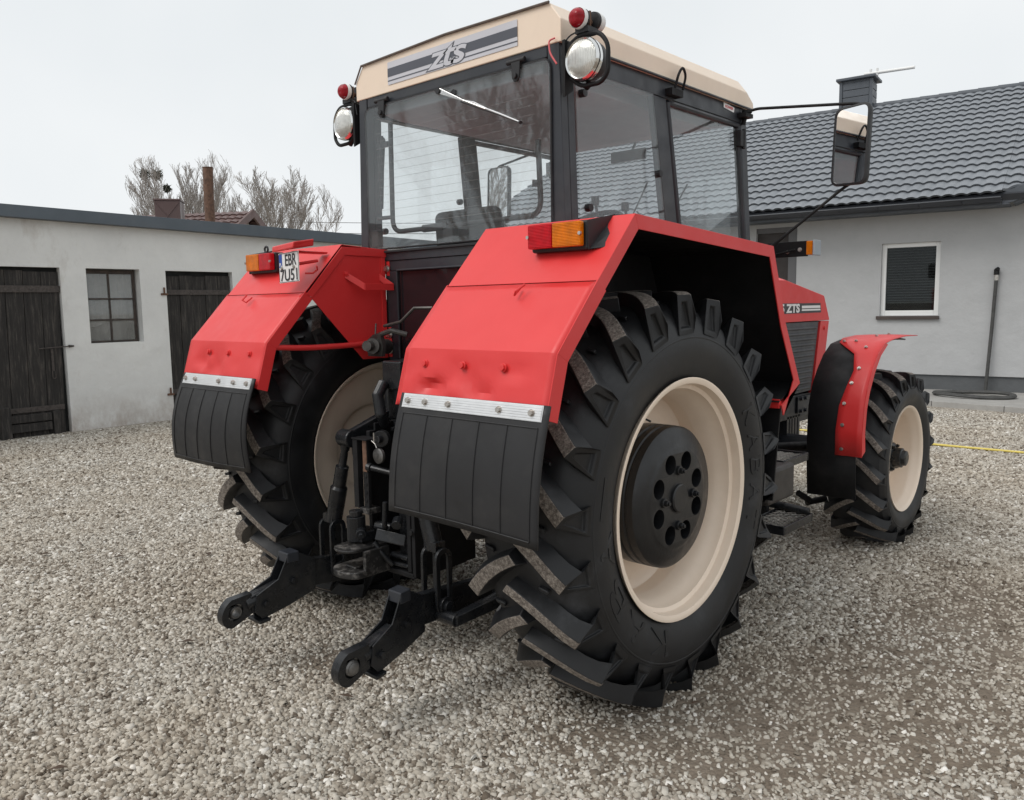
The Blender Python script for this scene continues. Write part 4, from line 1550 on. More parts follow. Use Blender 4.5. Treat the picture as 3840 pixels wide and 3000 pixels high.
    fo = fl.build('mud_flap', M['rubflap'], F, solid=.009, smooth=60, off=1)
    rb_ = MB()
    for k in range(6):
        u = .045 + .91 * k / 5
        rb_.tube([fp(u, v, .0095) for v in np.linspace(.16, .95, 12)], .0022, 6)
    for v in (.155, .955):
        rb_.tube([fp(u, v, .0095) for u in np.linspace(.045, .955, 16)], .0022, 6)
    rb_.build('moulded_rib', M['rubflap'], F)
    st = MB()
    for i in range(6):
        v0, v1 = .0 + .018 * i, .0 + .018 * i + .0155
        h = .0125 if i in (0, 5) else .0135
        a0, a1 = fp(.03, v0, h), fp(.965, v0, h); b0, b1 = fp(.03, v1, h), fp(.965, v1, h)
        a0b, a1b, b0b, b1b = fp(.03, v0, .0095), fp(.965, v0, .0095), fp(.03, v1, .0095), fp(.965, v1, .0095)
        st.hexa([b0, b1, b1b, b0b, a0, a1, a1b, a0b])
    v0, v1 = -.004, .11
    st.hexa([fp(.025, v1, .011), fp(.97, v1, .011), fp(.97, v1, .0095), fp(.025, v1, .0095), fp(.025, v0, .011), fp(.97, v0, .011), fp(.97, v0, .0095), fp(.025, v0, .0095)])
    st.build('flap_strip', M['alu'], F)
    sbm = MB(True)
    for u in ((.07, .20, .37, .71, .91) if sgn > 0 else (.07, .24, .44, .78, .93)):
        p = fp(u, .052, .0135)
        sbm.hexbolt(p, (0, -1, .1), .0085, .007)
    sbm.build('strip_bolt', M['zinc'], F)
    return F


fender(1)
fender(-1)


# tail lamps ---------------------------------------------------------
def tail_lamp(sgn):
    def X(x): return x * sgn
    L = empty('tail_lamp', (0, 0, 0)); L.parent = TR
    # local frame: plane facing backwards, x0..x1, slightly tilted
    x0, x1, z0, z1 = .812, 1.036, 1.832, 1.912
    hb = MB()
    hb.box(min(X(x0 - .004), X(x1 + .012)), max(X(x0 - .004), X(x1 + .012)), -.785, -.735, z0 - .012, z1 + .004)
    hb.build('lamp_housing', M['plast'], L, bevel=.008)
    xm = .918
    for (a, b_, mat, nm) in ((x0, xm - .001, M['redlens'], 'red_lens'), (xm + .001, x1, M['amber'], 'amber_lens')):
        lb = MB()
        lb.box(min(X(a), X(b_)), max(X(a), X(b_)), -.812, -.786, z0, z1)
        lb.build(nm, mat, L, bevel=.006)
    sc_ = MB()
    for x in (x0 - .002, x1 - .004):
        sc_.cyl((X(x + .004), -.808, (z0 + z1) / 2), (X(x + .004), -.816, (z0 + z1) / 2), .006, 10)
    sc_.build('lamp_screw', M['zinc'], L)
    # angled mounting bracket reaching down to the fender
    bk = MB()
    xa, xb = x1 + .013, x1 + .016
    bk.prism([(-.79, z1 + .002), (-.640, z1 + .030), (-.735, z0 - .01), (-.785, z0 - .012)], 0, X(xa), X(xb + .001))
    bk.hexa([(X(xa), -.78, z0 - .01), (X(xa), -.64, z1 + .028), (X(xa), -.64, z1 + .030), (X(xa), -.78, z0 - .008),
             (X(xa + .075), -.735, z0 - .004), (X(xa + .075), -.63, z1 + .022), (X(xa + .075), -.63, z1 + .026), (X(xa + .075), -.735, z0)])
    bk.box(min(X(x0 + .02), X(x1)), max(X(x0 + .02), X(x1)), -.74, -.66, z1 - .012, z1 - .006)
    bk.box(min(X(x0 + .02), X(x0 + .024)), max(X(x0 + .02), X(x0 + .024)), -.74, -.66, 1.86, z1 - .013)
    bk.build('lamp_bracket', M['plast'], L, bevel=.002)
    return L


tail_lamp(1)
tl = tail_lamp(-1)
rg = MB()
rg.tube([Vector((-.925 + .014 * math.cos(a), -.76, 1.935 + .014 * math.sin(a))) for a in np.linspace(0, 2 * PI, 16, endpoint=False)], .005, 8, closed=True)
rg.box(-.94, -.91, -.765, -.755, 1.912, 1.922)
rg.build('lifting_ring', M['plast'], tl)

# number plate on the left fender -----------------------------------
PLt = empty('licence_plate', (0, 0, 0)); PLt.parent = TR
c0, ax_, az_ = Vector((-.512, -.90, 1.828)), Vector((.985, -.06, .03)).normalized(), Vector((.10, -.06, 1)).normalized()
ny = ax_.cross(az_).normalized()      # points to -y? fixed below
if ny.y > 0: ny = -ny


def pp(u, v, h=0.0): return c0 + ax_ * u + az_ * v + ny * h


pm = MB()
w2_, h2_ = .088, .066
pm.hexa([pp(-w2_, -h2_, 0), pp(w2_, -h2_, 0), pp(w2_, -h2_, .002), pp(-w2_, -h2_, .002), pp(-w2_, h2_, 0), pp(w2_, h2_, 0), pp(w2_, h2_, .002), pp(-w2_, h2_, .002)])
pm.build('plate', M['white'], PLt, bevel=.001)
bm_ = MB()
rim_ = [(-w2_ + .003, -h2_ + .003), (w2_ - .003, -h2_ + .003), (w2_ - .003, h2_ - .003), (-w2_ + .003, h2_ - .003)]
bm_.tube([pp(u, v, .002) for u, v in fillet([Vector((a, b, 0)) for a, b in rim_], .008, 3, True) for u, v in [(u, v)]] if False else [pp(q.x, q.y, .0022) for q in fillet([Vector((a, b, 0)) for a, b in rim_], .008, 3, True)], .0012, 5, closed=True)
bm_.build('plate_border', M['decalblk'], PLt)
bl_ = MB()
bl_.hexa([pp(-w2_ + .005, .004, .0022), pp(-w2_ + .031, .004, .0022), pp(-w2_ + .031, .004, .003), pp(-w2_ + .005, .004, .003),
          pp(-w2_ + .005, h2_ - .005, .0022), pp(-w2_ + .031, h2_ - .005, .0022), pp(-w2_ + .031, h2_ - .005, .003), pp(-w2_ + .005, h2_ - .005, .003)])
bl_.build('plate_band', M['blue'], PLt)


def put_text(mb, txt, size, fn, **kw):
    wid = kw.pop('width', None)
    vs, fs = text_geo(txt, size, **kw)
    if wid:
        xs = [v[0] for v in vs]; k = wid / (max(xs) - min(xs)); m0 = (max(xs) + min(xs)) / 2
        vs = [((v[0] - m0) * k, v[1], v[2]) for v in vs]
    ys = [v[1] for v in vs]; m1 = (max(ys) + min(ys)) / 2
    mb.add([fn(v[0], v[1] - m1, v[2]) for v in vs], fs)


tx = MB()
put_text(tx, 'EBR', .072, lambda x, y, z: pp(x + .020, y + .033, .0035 + z), offset=.0012, width=.098)
put_text(tx, '7U51', .072, lambda x, y, z: pp(x + .0, y - .033, .0035 + z), offset=.0012, width=.150)
tx.build('plate_characters', M['decalblk'], PLt)
tx = MB()
put_text(tx, 'PL', .021, lambda x, y, z: pp(x - w2_ + .018, y + .016, .0036 + z), offset=.0006)
tx.build('country_code', M['white'], PLt)
sw = MB(True)
for u in (-.058, .048):
    sw.hexbolt(pp(u, -.0, .002), ny, .006, .004, True)
sw.build('plate_screw', M['zinc'], PLt)
# red hood lamp above the plate
ph = MB()
ph.hexa([Vector((-.648, -.90, 1.900)), Vector((-.415, -.94, 1.905)), Vector((-.405, -.84, 1.918)), Vector((-.63, -.80, 1.918)),
         Vector((-.645, -.90, 1.925)), Vector((-.405, -.94, 1.932)), Vector((-.400, -.84, 1.948)), Vector((-.61, -.80, 1.948))])
ph.box(-.56, -.50, -.86, -.70, 1.893, 1.903)
ph.build('plate_lamp_hood', M['red'], PLt, bevel=.006)
ps = MB()
ps.tube([(-.45, -.86, 1.80), (-.42, -.84, 1.80), (-.40, -.83, 1.815), (-.39, -.84, 1.83)], .004, 8)
ps.tube([(-.50, -.88, 1.84), (-.50, -.76, 1.86)], .007, 8)
ps.build('plate_stay', M['red'], PLt)


# ------------------------------------------------------------------ cab
CAB = empty('cab', (0, 0, 0)); CAB.parent = TR


def cx_(z):            # half width of the cab at height z
    return .648 - .036 * (z - 1.95)


fm = MB()
ZT, ZB = 2.648, 1.90


def post(y0b, y1b, y0t, y1t, z0, z1, depth, sgn, out_=0.0):
    """side pillar: from yb at the bottom to yt at the top, outer face on the cab side"""
    xb, xt = cx_(z0) + out_, cx_(z1) + out_
    fm.hexa([(sgn * xb, y0b, z0), (sgn * xb, y1b, z0), (sgn * (xb - depth), y1b, z0), (sgn * (xb - depth), y0b, z0),
             (sgn * xt, y0t, z1), (sgn * xt, y1t, z1), (sgn * (xt - depth), y1t, z1), (sgn * (xt - depth), y0t, z1)])


for sgn in (1, -1):
    # rear corner post: rear-facing rail and a side rail with a groove between
    post(-.398, -.355, -.398, -.355, ZB - .5, ZT, .058, sgn)
    post(-.350, -.305, -.350, -.305, ZB, ZT - .09, .050, sgn, -.004)
    # B pillar, front pillar
    post(.352, .452, .262, .366, ZB, ZT - .086, .035, sgn)
    post(1.135, 1.185, 1.085, 1.150, ZB, ZT - .0, .045, sgn)
    # side top rail
    zt0 = ZT - .084
    fm.hexa([(sgn * (cx_(zt0)), -.353, zt0), (sgn * cx_(zt0), 1.084, zt0), (sgn * (cx_(zt0) - .05), 1.084, zt0), (sgn * (cx_(zt0) - .05), -.353, zt0),
             (sgn * cx_(ZT), -.353, ZT), (sgn * cx_(ZT), 1.084, ZT), (sgn * (cx_(ZT) - .05), 1.084, ZT), (sgn * (cx_(ZT) - .05), -.353, ZT)])
    # waist rail
    fm.box(min(sgn * .60, sgn * .648), max(sgn * .60, sgn * .648), -.35, 1.13, 1.88, 1.92)
fm.box(-.562, .562, -.396, -.352, 2.598, ZT)       # rear top rail
fm.box(-.575, .575, 1.10, 1.14, 2.57, ZT)          # front top rail
fm.box(-.585, .585, 1.14, 1.18, 1.80, 1.90)
fo = fm.build('cab_frame', M['char'], CAB, bevel=.004)
# rear lower body
lb = MB()
lb.box(-.588, .588, -.40, -.35, 1.868, 1.915)
lb.box(-.455, .455, -.395, -.36, 1.82, 1.866)
lb.box(-.455, -.385, -.397, -.36, 1.30, 1.818)
lb.box(.385, .455, -.397, -.36, 1.30, 1.818)
lb.box(-.383, .383, -.397, -.36, 1.30, 1.40)
lb.box(-.460, -.456, -.35, 1.12, 1.30, 1.90)
lb.box(.456, .460, -.35, 1.12, 1.30, 1.90)
lb.box(-.455, .455, -.35, 1.12, 1.30, 1.34)
lb.box(-.58, .58, 1.10, 1.135, 1.30, 1.90)
for s_ in (1, -1):
    lb.box(min(s_ * .462, s_ * .645), max(s_ * .462, s_ * .645), .70, 1.12, 1.30, 1.86)
lb.tube([(-.375, -.40, 1.40), (-.375, -.40, 1.82), (.375, -.40, 1.82), (.375, -.40, 1.40)], .006, 6)
lb.build('cab_body', M['char'], CAB, bevel=.003)
lp = MB()
lp.box(-.384, .384, -.385, -.379, 1.401, 1.819)
lp.build('lower_rear_pane', M['brownglass'], CAB)
# rubber sill lines
rs = MB()
rs.box(-.575, .575, -.412, -.401, 1.905, 1.916)
rs.build('window_seal', M['plast'], CAB, bevel=.002)

# roof
rf = MB()
XS = [(-.637, 2.641), (-.637, 2.725), (-.583, 2.793), (0, 2.806), (.583, 2.793), (.637, 2.725), (.637, 2.641)]
ys_ = [(-.402, 0, 0), (1.13, 0, 0), (1.215, -.05, 0)]
rows = []
rows.append([(x, -.402, z) for x, z in XS])
rows.append([(x, 1.135, z - .004) for x, z in XS])
rows.append([(x * .998, 1.205, 2.641 + (z - 2.641) * .48) for x, z in XS])
rows.append([(x * .998, 1.215, 2.641) for x, z in XS])
rf.grid(rows)
k = len(XS)
rf.f.append(tuple(range(k))); rf.mi.append(0)
rf.f.append((0, k - 1, 4 * k - 1, 3 * k)); rf.mi.append(0)
ro_ = rf.build('cab_roof', M['beige'], CAB, bevel=.004, weld=True)
ed = MB()
ed.tube([(-.585, -.408, 2.794), (0, -.408, 2.807), (.585, -.408, 2.794)], .0055, 6)
ed.tube([(-.64, -.406, 2.72), (-.585, -.408, 2.794)], .004, 6)
ed.build('roof_edge', paint('brown_edge', (.11, .085, .07), .7, .2, 20), CAB)
hl = MB()
hl.box(-.585, .585, -.345, 1.09, 2.615, 2.632)
hl.prism([(-.345, 2.612), (-.345, 2.56), (-.25, 2.545), (.9, 2.535), (1.09, 2.56), (1.09, 2.612)], 0, -.50, .50)
hl.build('headlining', M['liner'], CAB, bevel=.01)
dr = MB()
for s_ in (-1, 1):
    dr.tube([(s_ * .638, -.38, 2.644), (s_ * .638, 1.2, 2.644)], .006, 6)
dr.build('drip_rail', M['char'], CAB)

# roof decal on the rear face
def rpz(x, z): return 2.722 + (z) + .0  # helper
dc = MB()
yd = -.4045
XD0, XD1 = -.392, .418
def band(mb, z0, z1, x0=XD0, x1=XD1, h=0.0):
    mb.add([(x0, yd - h, z0), (x1, yd - h, z0), (x1, yd - h, z1), (x0, yd - h, z1)], [(0, 1, 2, 3)])
band(dc, 2.671, 2.772)
do_ = dc.build('roof_decal', M['decalsil'], CAB)
dk = MB()
band(dk, 2.706, 2.744, h=.0006)
band(dk, 2.686, 2.691, h=.0006)
band(dk, 2.698, 2.702, h=.0006) if False else None
dk.build('decal_stripe', M['decalgrey'], do_ if False else CAB)
vs_, fs_ = text_geo('zts', .128, 0, .002, .30, .84)
mx0, mx1 = min(v[0] for v in vs_), max(v[0] for v in vs_)
my0, my1 = min(v[1] for v in vs_), max(v[1] for v in vs_)
kx, ky = .250 / (mx1 - mx0), .084 / (my1 - my0)
for mat_, off_, h_, nm_ in ((M['decalgrey'], .0052, .0011, 'letter_outline'), (M['decalsil'], .002, .0018, 'letters')):
    gs = MB()
    # each letter on its own, so that the outline of one does not cut into the next
    vs_, fs_ = text_geo('zts', .128, 0, off_, .30, .84)
    gs.add([(.008 + (v[0] - (mx0 + mx1) / 2) * kx, yd - h_, 2.719 + (v[1] - (my0 + my1) / 2) * ky) for v in vs_], fs_)
    gs.build(nm_, mat_, CAB)

# rear window: glass pane, hinges, wiper, heating wires
def rounded_rect(x0, x1, z0, z1, r, n=6):
    return [(p.x, p.y) for p in fillet([Vector((x0, z0, 0)), Vector((x1, z0, 0)), Vector((x1, z1, 0)), Vector((x0, z1, 0))], r, n, True)]
gw = MB()
gw.prism(rounded_rect(-.573, .586, 1.925, 2.592, .045), 1, -.408, -.403)
RW = gw.build('rear_window', M['glass'], CAB)
gb = MB()
pr = rounded_rect(-.573, .586, 1.925, 2.592, .045)
gb.tube([(x, -.4045, z) for x, z in pr], .0042, 6, closed=True)
gb.build('glass_edge', M['plast'], RW)
hw = MB()
for i in range(13):
    z = 2.035 + i * .036
    hw.tube([(-.50, -.4015, z), (.50, -.4015, z)], .0006, 4)
hw.build('heating_wire', paint('heater_line', (.22, .20, .19), .6, .1, 5), RW)
hg = MB()
for x in (-.44, .411):
    hg.mark().cyl((x - .045, -.410, 2.612), (x + .05, -.410, 2.612), .010, 10)
    hg.prism([(x - .02, 2.62), (x + .03, 2.62), (x + .024, 2.545), (x + .012, 2.532), (x - .004, 2.532), (x - .014, 2.545)], 1, -.418, -.409)
    hg.cyl((x + .005, -.418, 2.553), (x + .005, -.428, 2.553), .011, 12)
hg.build('window_hinge', M['plast'], RW, bevel=.0015)
wp = MB()
W0, W1 = Vector((-.018, -.425, 2.572)), Vector((.437, -.424, 2.372))
d = (W1 - W0)
wp.hexa([W0 + Vector((0, 0, -.012)), W0 + d * .30 + Vector((0, 0, -.004)), W0 + d * .30 + Vector((0, -.006, -.004)), W0 + Vector((0, -.008, -.012)),
         W0 + Vector((0.004, 0, .012)), W0 + d * .30 + Vector((0, 0, .004)), W0 + d * .30 + Vector((0, -.006, .004)), W0 + Vector((0.004, -.008, .012))])
wp.tube([W0 + d * .25, W0 + d * .6], .004, 8)
wo_ = wp.build('wiper_arm', M['chrome'], RW, bevel=.0015)
wb = MB()
wb2 = MB()
up3 = Vector((0, 0, .010))
wb2.tube([W0 + d * .30 - up3 * .2, W0 + d * .45 + up3 * .8, W0 + d * .62 + up3 * .2, W0 + d * .8 + up3 * .2, W1], .0035, 6)
wb.tube([W0 + d * .28 - up3 * 1.0, W0 + d * .5 - up3 * .8, W0 + d * .75 - up3 * .3, W1 - up3 * .2], .003, 6)
wb.cyl(W0 + Vector((-.004, .01, 0)), W0 + Vector((-.004, -.014, 0)), .013, 12)
wb.cyl(W1 + Vector((0, .004, 0)), W1 + Vector((.014, -.004, -.006)), .007, 8)
wb.cyl(W0 + Vector((.07, .016, -.018)), W0 + Vector((.07, .012, -.018)), .016, 14)
wb2.build('wiper_bridge', M['alu'], RW)
wb.build('wiper_blade', M['plast'], RW)
# inside: opening frame of bent tube and gas strut
ir = MB()
ir.tube(fillet([(-.420, -.375, 2.512), (-.426, -.375, 2.003), (-.05, -.375, 2.003), (.507, -.375, 2.006), (.494, -.375, 2.30)], .065, 6), .0115, 10)
ir.cyl((-.52, -.385, 2.075), (-.425, -.37, 2.075), .010, 10)
ir.cyl((-.20, -.378, 2.003), (-.06, -.378, 2.003), .018, 10)
ir.cyl((.470, -.385, 2.132), (.502, -.36, 2.132), .014, 10)
ir.build('inner_rail', M['plast'], CAB, smooth=40)
gst = MB()
gst.tube([(-.505, -.375, 2.12), (-.50, -.375, 2.30), (-.488, -.375, 2.40), (-.485, -.375, 2.46)], [.008, .014, .014, .006], 10)
gst.tube([(-.515, -.375, 2.10), (-.515, -.375, 2.46)], .005, 8)
gst.box(-.53, -.44, -.38, -.37, 2.405, 2.43)
gst.build('gas_strut', M['plast'], CAB, smooth=40)
lk = MB()
lk.box(-.065, -.005, -.385, -.345, 1.93, 2.02)
lk.cyl((-.05, -.375, 2.01), (-.05, -.392, 2.01), .017, 12)
lk.box(-.572, -.52, -.392, -.36, 1.94, 2.02)
lk.build('window_latch', M['plast'], CAB, bevel=.004)

# side windows and doors
for sgn in (1, -1):
    sg = MB()
    def SP(y, z, h=.0): return (sgn * (cx_(z) + h), y, z)
    q = [SP(-.300, 1.915), SP(.345, 1.915), SP(.262, 2.566), SP(-.300, 2.566)]
    q2 = [SP(-.300, 1.915, -.005), SP(.345, 1.915, -.005), SP(.262, 2.566, -.005), SP(-.300, 2.566, -.005)]
    sg.add(q + q2, [(0, 1, 2, 3), (7, 6, 5, 4), (0, 4, 5, 1), (1, 5, 6, 2), (2, 6, 7, 3), (3, 7, 4, 0)])
    so_ = sg.build('side_window', M['glass'], CAB)
    kn = MB()
    for (y, z) in ((-.245, 2.03), (.285, 2.22), (-.26, 2.475)):
        kn.mark().cyl(SP(y, z, -.01), SP(y, z, .016), .016, 14)
    kn.build('window_knob', M['plast'], so_, bevel=.002)
    D_ = empty('cab_door', (0, 0, 0)); D_.parent = CAB
    df = MB()
    loop = [(.470, 1.93), (1.125, 1.93), (1.068, 2.548), (.382, 2.548)]
    lp_ = [Vector(SP(y, z, -.006)) for y, z in loop]
    for i in range(4):
        df.tube([lp_[i], lp_[(i + 1) % 4]], .014, 8)
    df.build('door_frame', M['char'], D_, smooth=40)
    dg = MB()
    q = [SP(y, z, -.008) for y, z in loop]; q2 = [SP(y, z, -.013) for y, z in loop]
    dg.add(q + q2, [(0, 1, 2, 3), (7, 6, 5, 4), (0, 4, 5, 1), (1, 5, 6, 2), (2, 6, 7, 3), (3, 7, 4, 0)])
    dg.build('door_glass', M['glass'], D_)
    dh = MB()
    dh.box(min(sgn * .625, sgn * .652), max(sgn * .625, sgn * .652), 1.045, 1.085, 2.44, 2.52)
    dh.cyl((sgn * .648, 1.085, 2.43), (sgn * .648, 1.085, 2.53), .010, 10)
    dh.build('door_hinge', M['plast'], D_, bevel=.003)
    # handle loop at the roof edge
    hlp = MB()
    hlp.tube(fillet([(sgn * .652, .395, 2.60), (sgn * .672, .398, 2.67), (sgn * .674, .43, 2.705), (sgn * .674, .458, 2.67), (sgn * .655, .462, 2.61)], .03, 5), .006, 8)
    hlp.box(min(sgn * .625, sgn * .662), max(sgn * .625, sgn * .662), .36, .455, 2.575, 2.605)
    hlp.build('roof_hook', M['blkm'], CAB, smooth=40)

# sticker by the roof front
stc = MB()
stc.add([(cx_(z) + .003, y, z) for y, z in ((.905, 2.612), (1.012, 2.603), (1.020, 2.628), (.905, 2.640))], [(0, 1, 2, 3)])
so_ = stc.build('sticker', M['white'], CAB)
tx = MB()
put_text(tx, 'POWER', .018, lambda x, y, z: (cx_(2.62) + .0045, .962 + x, 2.620 + y), offset=.0006, width=.085)
tx.build('sticker_text', M['pink'], CAB)

# windscreen, front wipers
ws = MB()
ws.box(-.56, .56, 1.118, 1.123, 1.90, 2.568)
WS = ws.build('windscreen', M['glass'], CAB)
fwp = MB()
fwp.tube([(.18, 1.14, 1.92), (-.05, 1.15, 2.18)], .005, 6)
fwp.tube([(-.16, 1.15, 2.02), (.02, 1.155, 2.34)], .005, 6)
fwp.tube([(.42, 1.14, 1.92), (.20, 1.15, 2.18)], .005, 6)
fwp.tube([(.10, 1.15, 2.02), (.28, 1.155, 2.30)], .005, 6)
fwp.build('front_wiper', M['plast'], WS)

# interior
se = MB()
se.box(-.24, .24, -.28, .22, 1.62, 1.76)
se.build('seat_cushion', M['seat'], CAB, bevel=.04, seg=4)
sb_ = MB()
sb_.hexa([(-.21, -.30, 1.74), (.21, -.30, 1.74), (.21, -.20, 1.74), (-.21, -.20, 1.74), (-.185, -.34, 2.075), (.185, -.34, 2.075), (.185, -.25, 2.085), (-.185, -.25, 2.085)])
sb_.build('seat_back', M['seat'], CAB, bevel=.035, seg=4)
dbd = MB()
dbd.prism([(.78, 1.34), (1.09, 1.34), (1.09, 2.02), (.90, 2.03), (.84, 1.86)], 0, -.34, .34)
dbd.build('dashboard', M['plast'], CAB, bevel=.02)
stw = MB()
ctr = Vector((0, .60, 2.03)); nrm_ = Vector((0, -.55, .83)).normalized()
u_ = Vector((1, 0, 0)); v_ = nrm_.cross(u_)
stw.tube([ctr + (u_ * math.cos(a) + v_ * math.sin(a)) * .20 for a in np.linspace(0, 2 * PI, 36, endpoint=False)], .014, 8, closed=True)
for a in (PI / 2, PI * 7 / 6, PI * 11 / 6):
    stw.tube([ctr, ctr + (u_ * math.cos(a) + v_ * math.sin(a)) * .195], .009, 8)
stw.tube([ctr + nrm_ * .01, ctr - nrm_ * .40], .028, 12)
stw.cyl(ctr - nrm_ * .01, ctr + nrm_ * .02, .04, 16)
stw.build('steering_wheel', M['plast'], CAB, smooth=40)
cns = MB()
cns.box(.36, .54, -.10, .55, 1.34, 1.98)
cns.tube([(.42, .15, 1.97), (.41, .12, 2.10)], .007, 8); cns.cyl((.41, .12, 2.09), (.41, .12, 2.13), .018, 12)
cns.tube([(.48, .3, 1.97), (.47, .27, 2.08)], .007, 8); cns.cyl((.47, .27, 2.07), (.47, .27, 2.11), .018, 12)
cns.build('side_console', M['plast'], CAB, bevel=.01)
im = MB()
im.box(-.115, .115, .98, .995, 2.44, 2.50)
im.cyl((0, 1.0, 2.47), (0, 1.06, 2.55), .008, 8)
im.build('interior_mirror', M['plast'], CAB, bevel=.008)


# ------------------------------------------------------------------ mirrors
def wing_mirror(sgn):
    R_ = empty('wing_mirror', (0, 0, 0)); R_.parent = TR
    cM = Vector((sgn * 1.165, 1.15, 2.385))
    n_ = Vector((-sgn * .16, -.985, .035)).normalized() if sgn > 0 else Vector((.10, -.99, .03)).normalized()
    ux = Vector((0, 0, 1)).cross(n_).normalized()
    if ux.x < 0: ux = -ux
    uz = ux.cross(n_)
    if uz.z < 0: uz = -uz
    W_, H_ = .092, .190
    def mp(u, v, h=0): return cM + ux * u + uz * v + n_ * h
    out_ = fillet([Vector((-W_, -H_ * .97, 0)), Vector((W_ * .95, -H_, 0)), Vector((W_, H_, 0)), Vector((-W_ * .93, H_ * .96, 0))], .04, 6, True)
    hb = MB()
    k_ = len(out_)
    layers = [(1.0, 0.0), (1.03, -.012), (.98, -.035), (.80, -.055)]
    vs = []
    for sc_, h in layers:
        vs += [mp(p.x * sc_, p.y * (1 - (1 - sc_) * .5), h) for p in out_]
    fs = []
    for L_ in range(len(layers) - 1):
        for i in range(k_):
            j = (i + 1) % k_
            fs.append((L_ * k_ + i, L_ * k_ + j, (L_ + 1) * k_ + j, (L_ + 1) * k_ + i))
    fs.append(tuple(range((len(layers) - 1) * k_, len(layers) * k_)))
    # raised rim with a recess
    o = len(vs)
    vs += [mp(p.x * .91, p.y * .955, .002) for p in out_]
    vs += [mp(p.x * .90, p.y * .95, -.005) for p in out_]
    for i in range(k_):
        j = (i + 1) % k_
        fs.append((i, j, o + j, o + i)); fs.append((o + i, o + j, o + k_ + j, o + k_ + i))
    fs.append(tuple(range(o + k_, o + 2 * k_)))
    hb.add(vs, fs)
    hb.build('mirror_housing', M['plast'], R_, smooth=35)
    gl_ = MB()
    gl_.add([mp(p.x * .905, p.y * .953, -.0035) for p in out_], [tuple(range(k_))])
    gl_.build('mirror_glass', M['mirror'], R_)
    arm = MB()
    a0 = Vector((sgn * .655, 1.10, 2.615))
    top = mp(-.02 * sgn, H_ + .006, -.03); low = mp(-.04 * sgn, -H_ - .004, -.03)
    arm.tube(fillet([a0 + Vector((0, 0, -.03)), a0, Vector((sgn * .70, 1.12, 2.628)), top + Vector((-.04 * sgn, 0, .012)), top + Vector((.05 * sgn, 0, .0)), mp(.055 * sgn, H_ * .7, -.05), mp(.03 * sgn, -H_ * .8, -.05), low, Vector((sgn * .82, 1.10, 1.935)), Vector((sgn * .70, 1.08, 1.86))], .035, 5), .0075, 10)
    arm.cyl(a0 + Vector((-.02 * sgn, 0, -.06)), a0 + Vector((0, 0, .01)), .012, 10)
    arm.box(min(sgn * .62, sgn * .675), max(sgn * .62, sgn * .675), 1.05, 1.13, 2.585, 2.605)
    arm.cyl(a0 + Vector((0, 0, -.005)), a0 + Vector((0, 0, .008)), .026, 14)
    arm.build('mirror_arm', M['blkm'], R_, smooth=40)
    return R_


wing_mirror(1)
wing_mirror(-1)


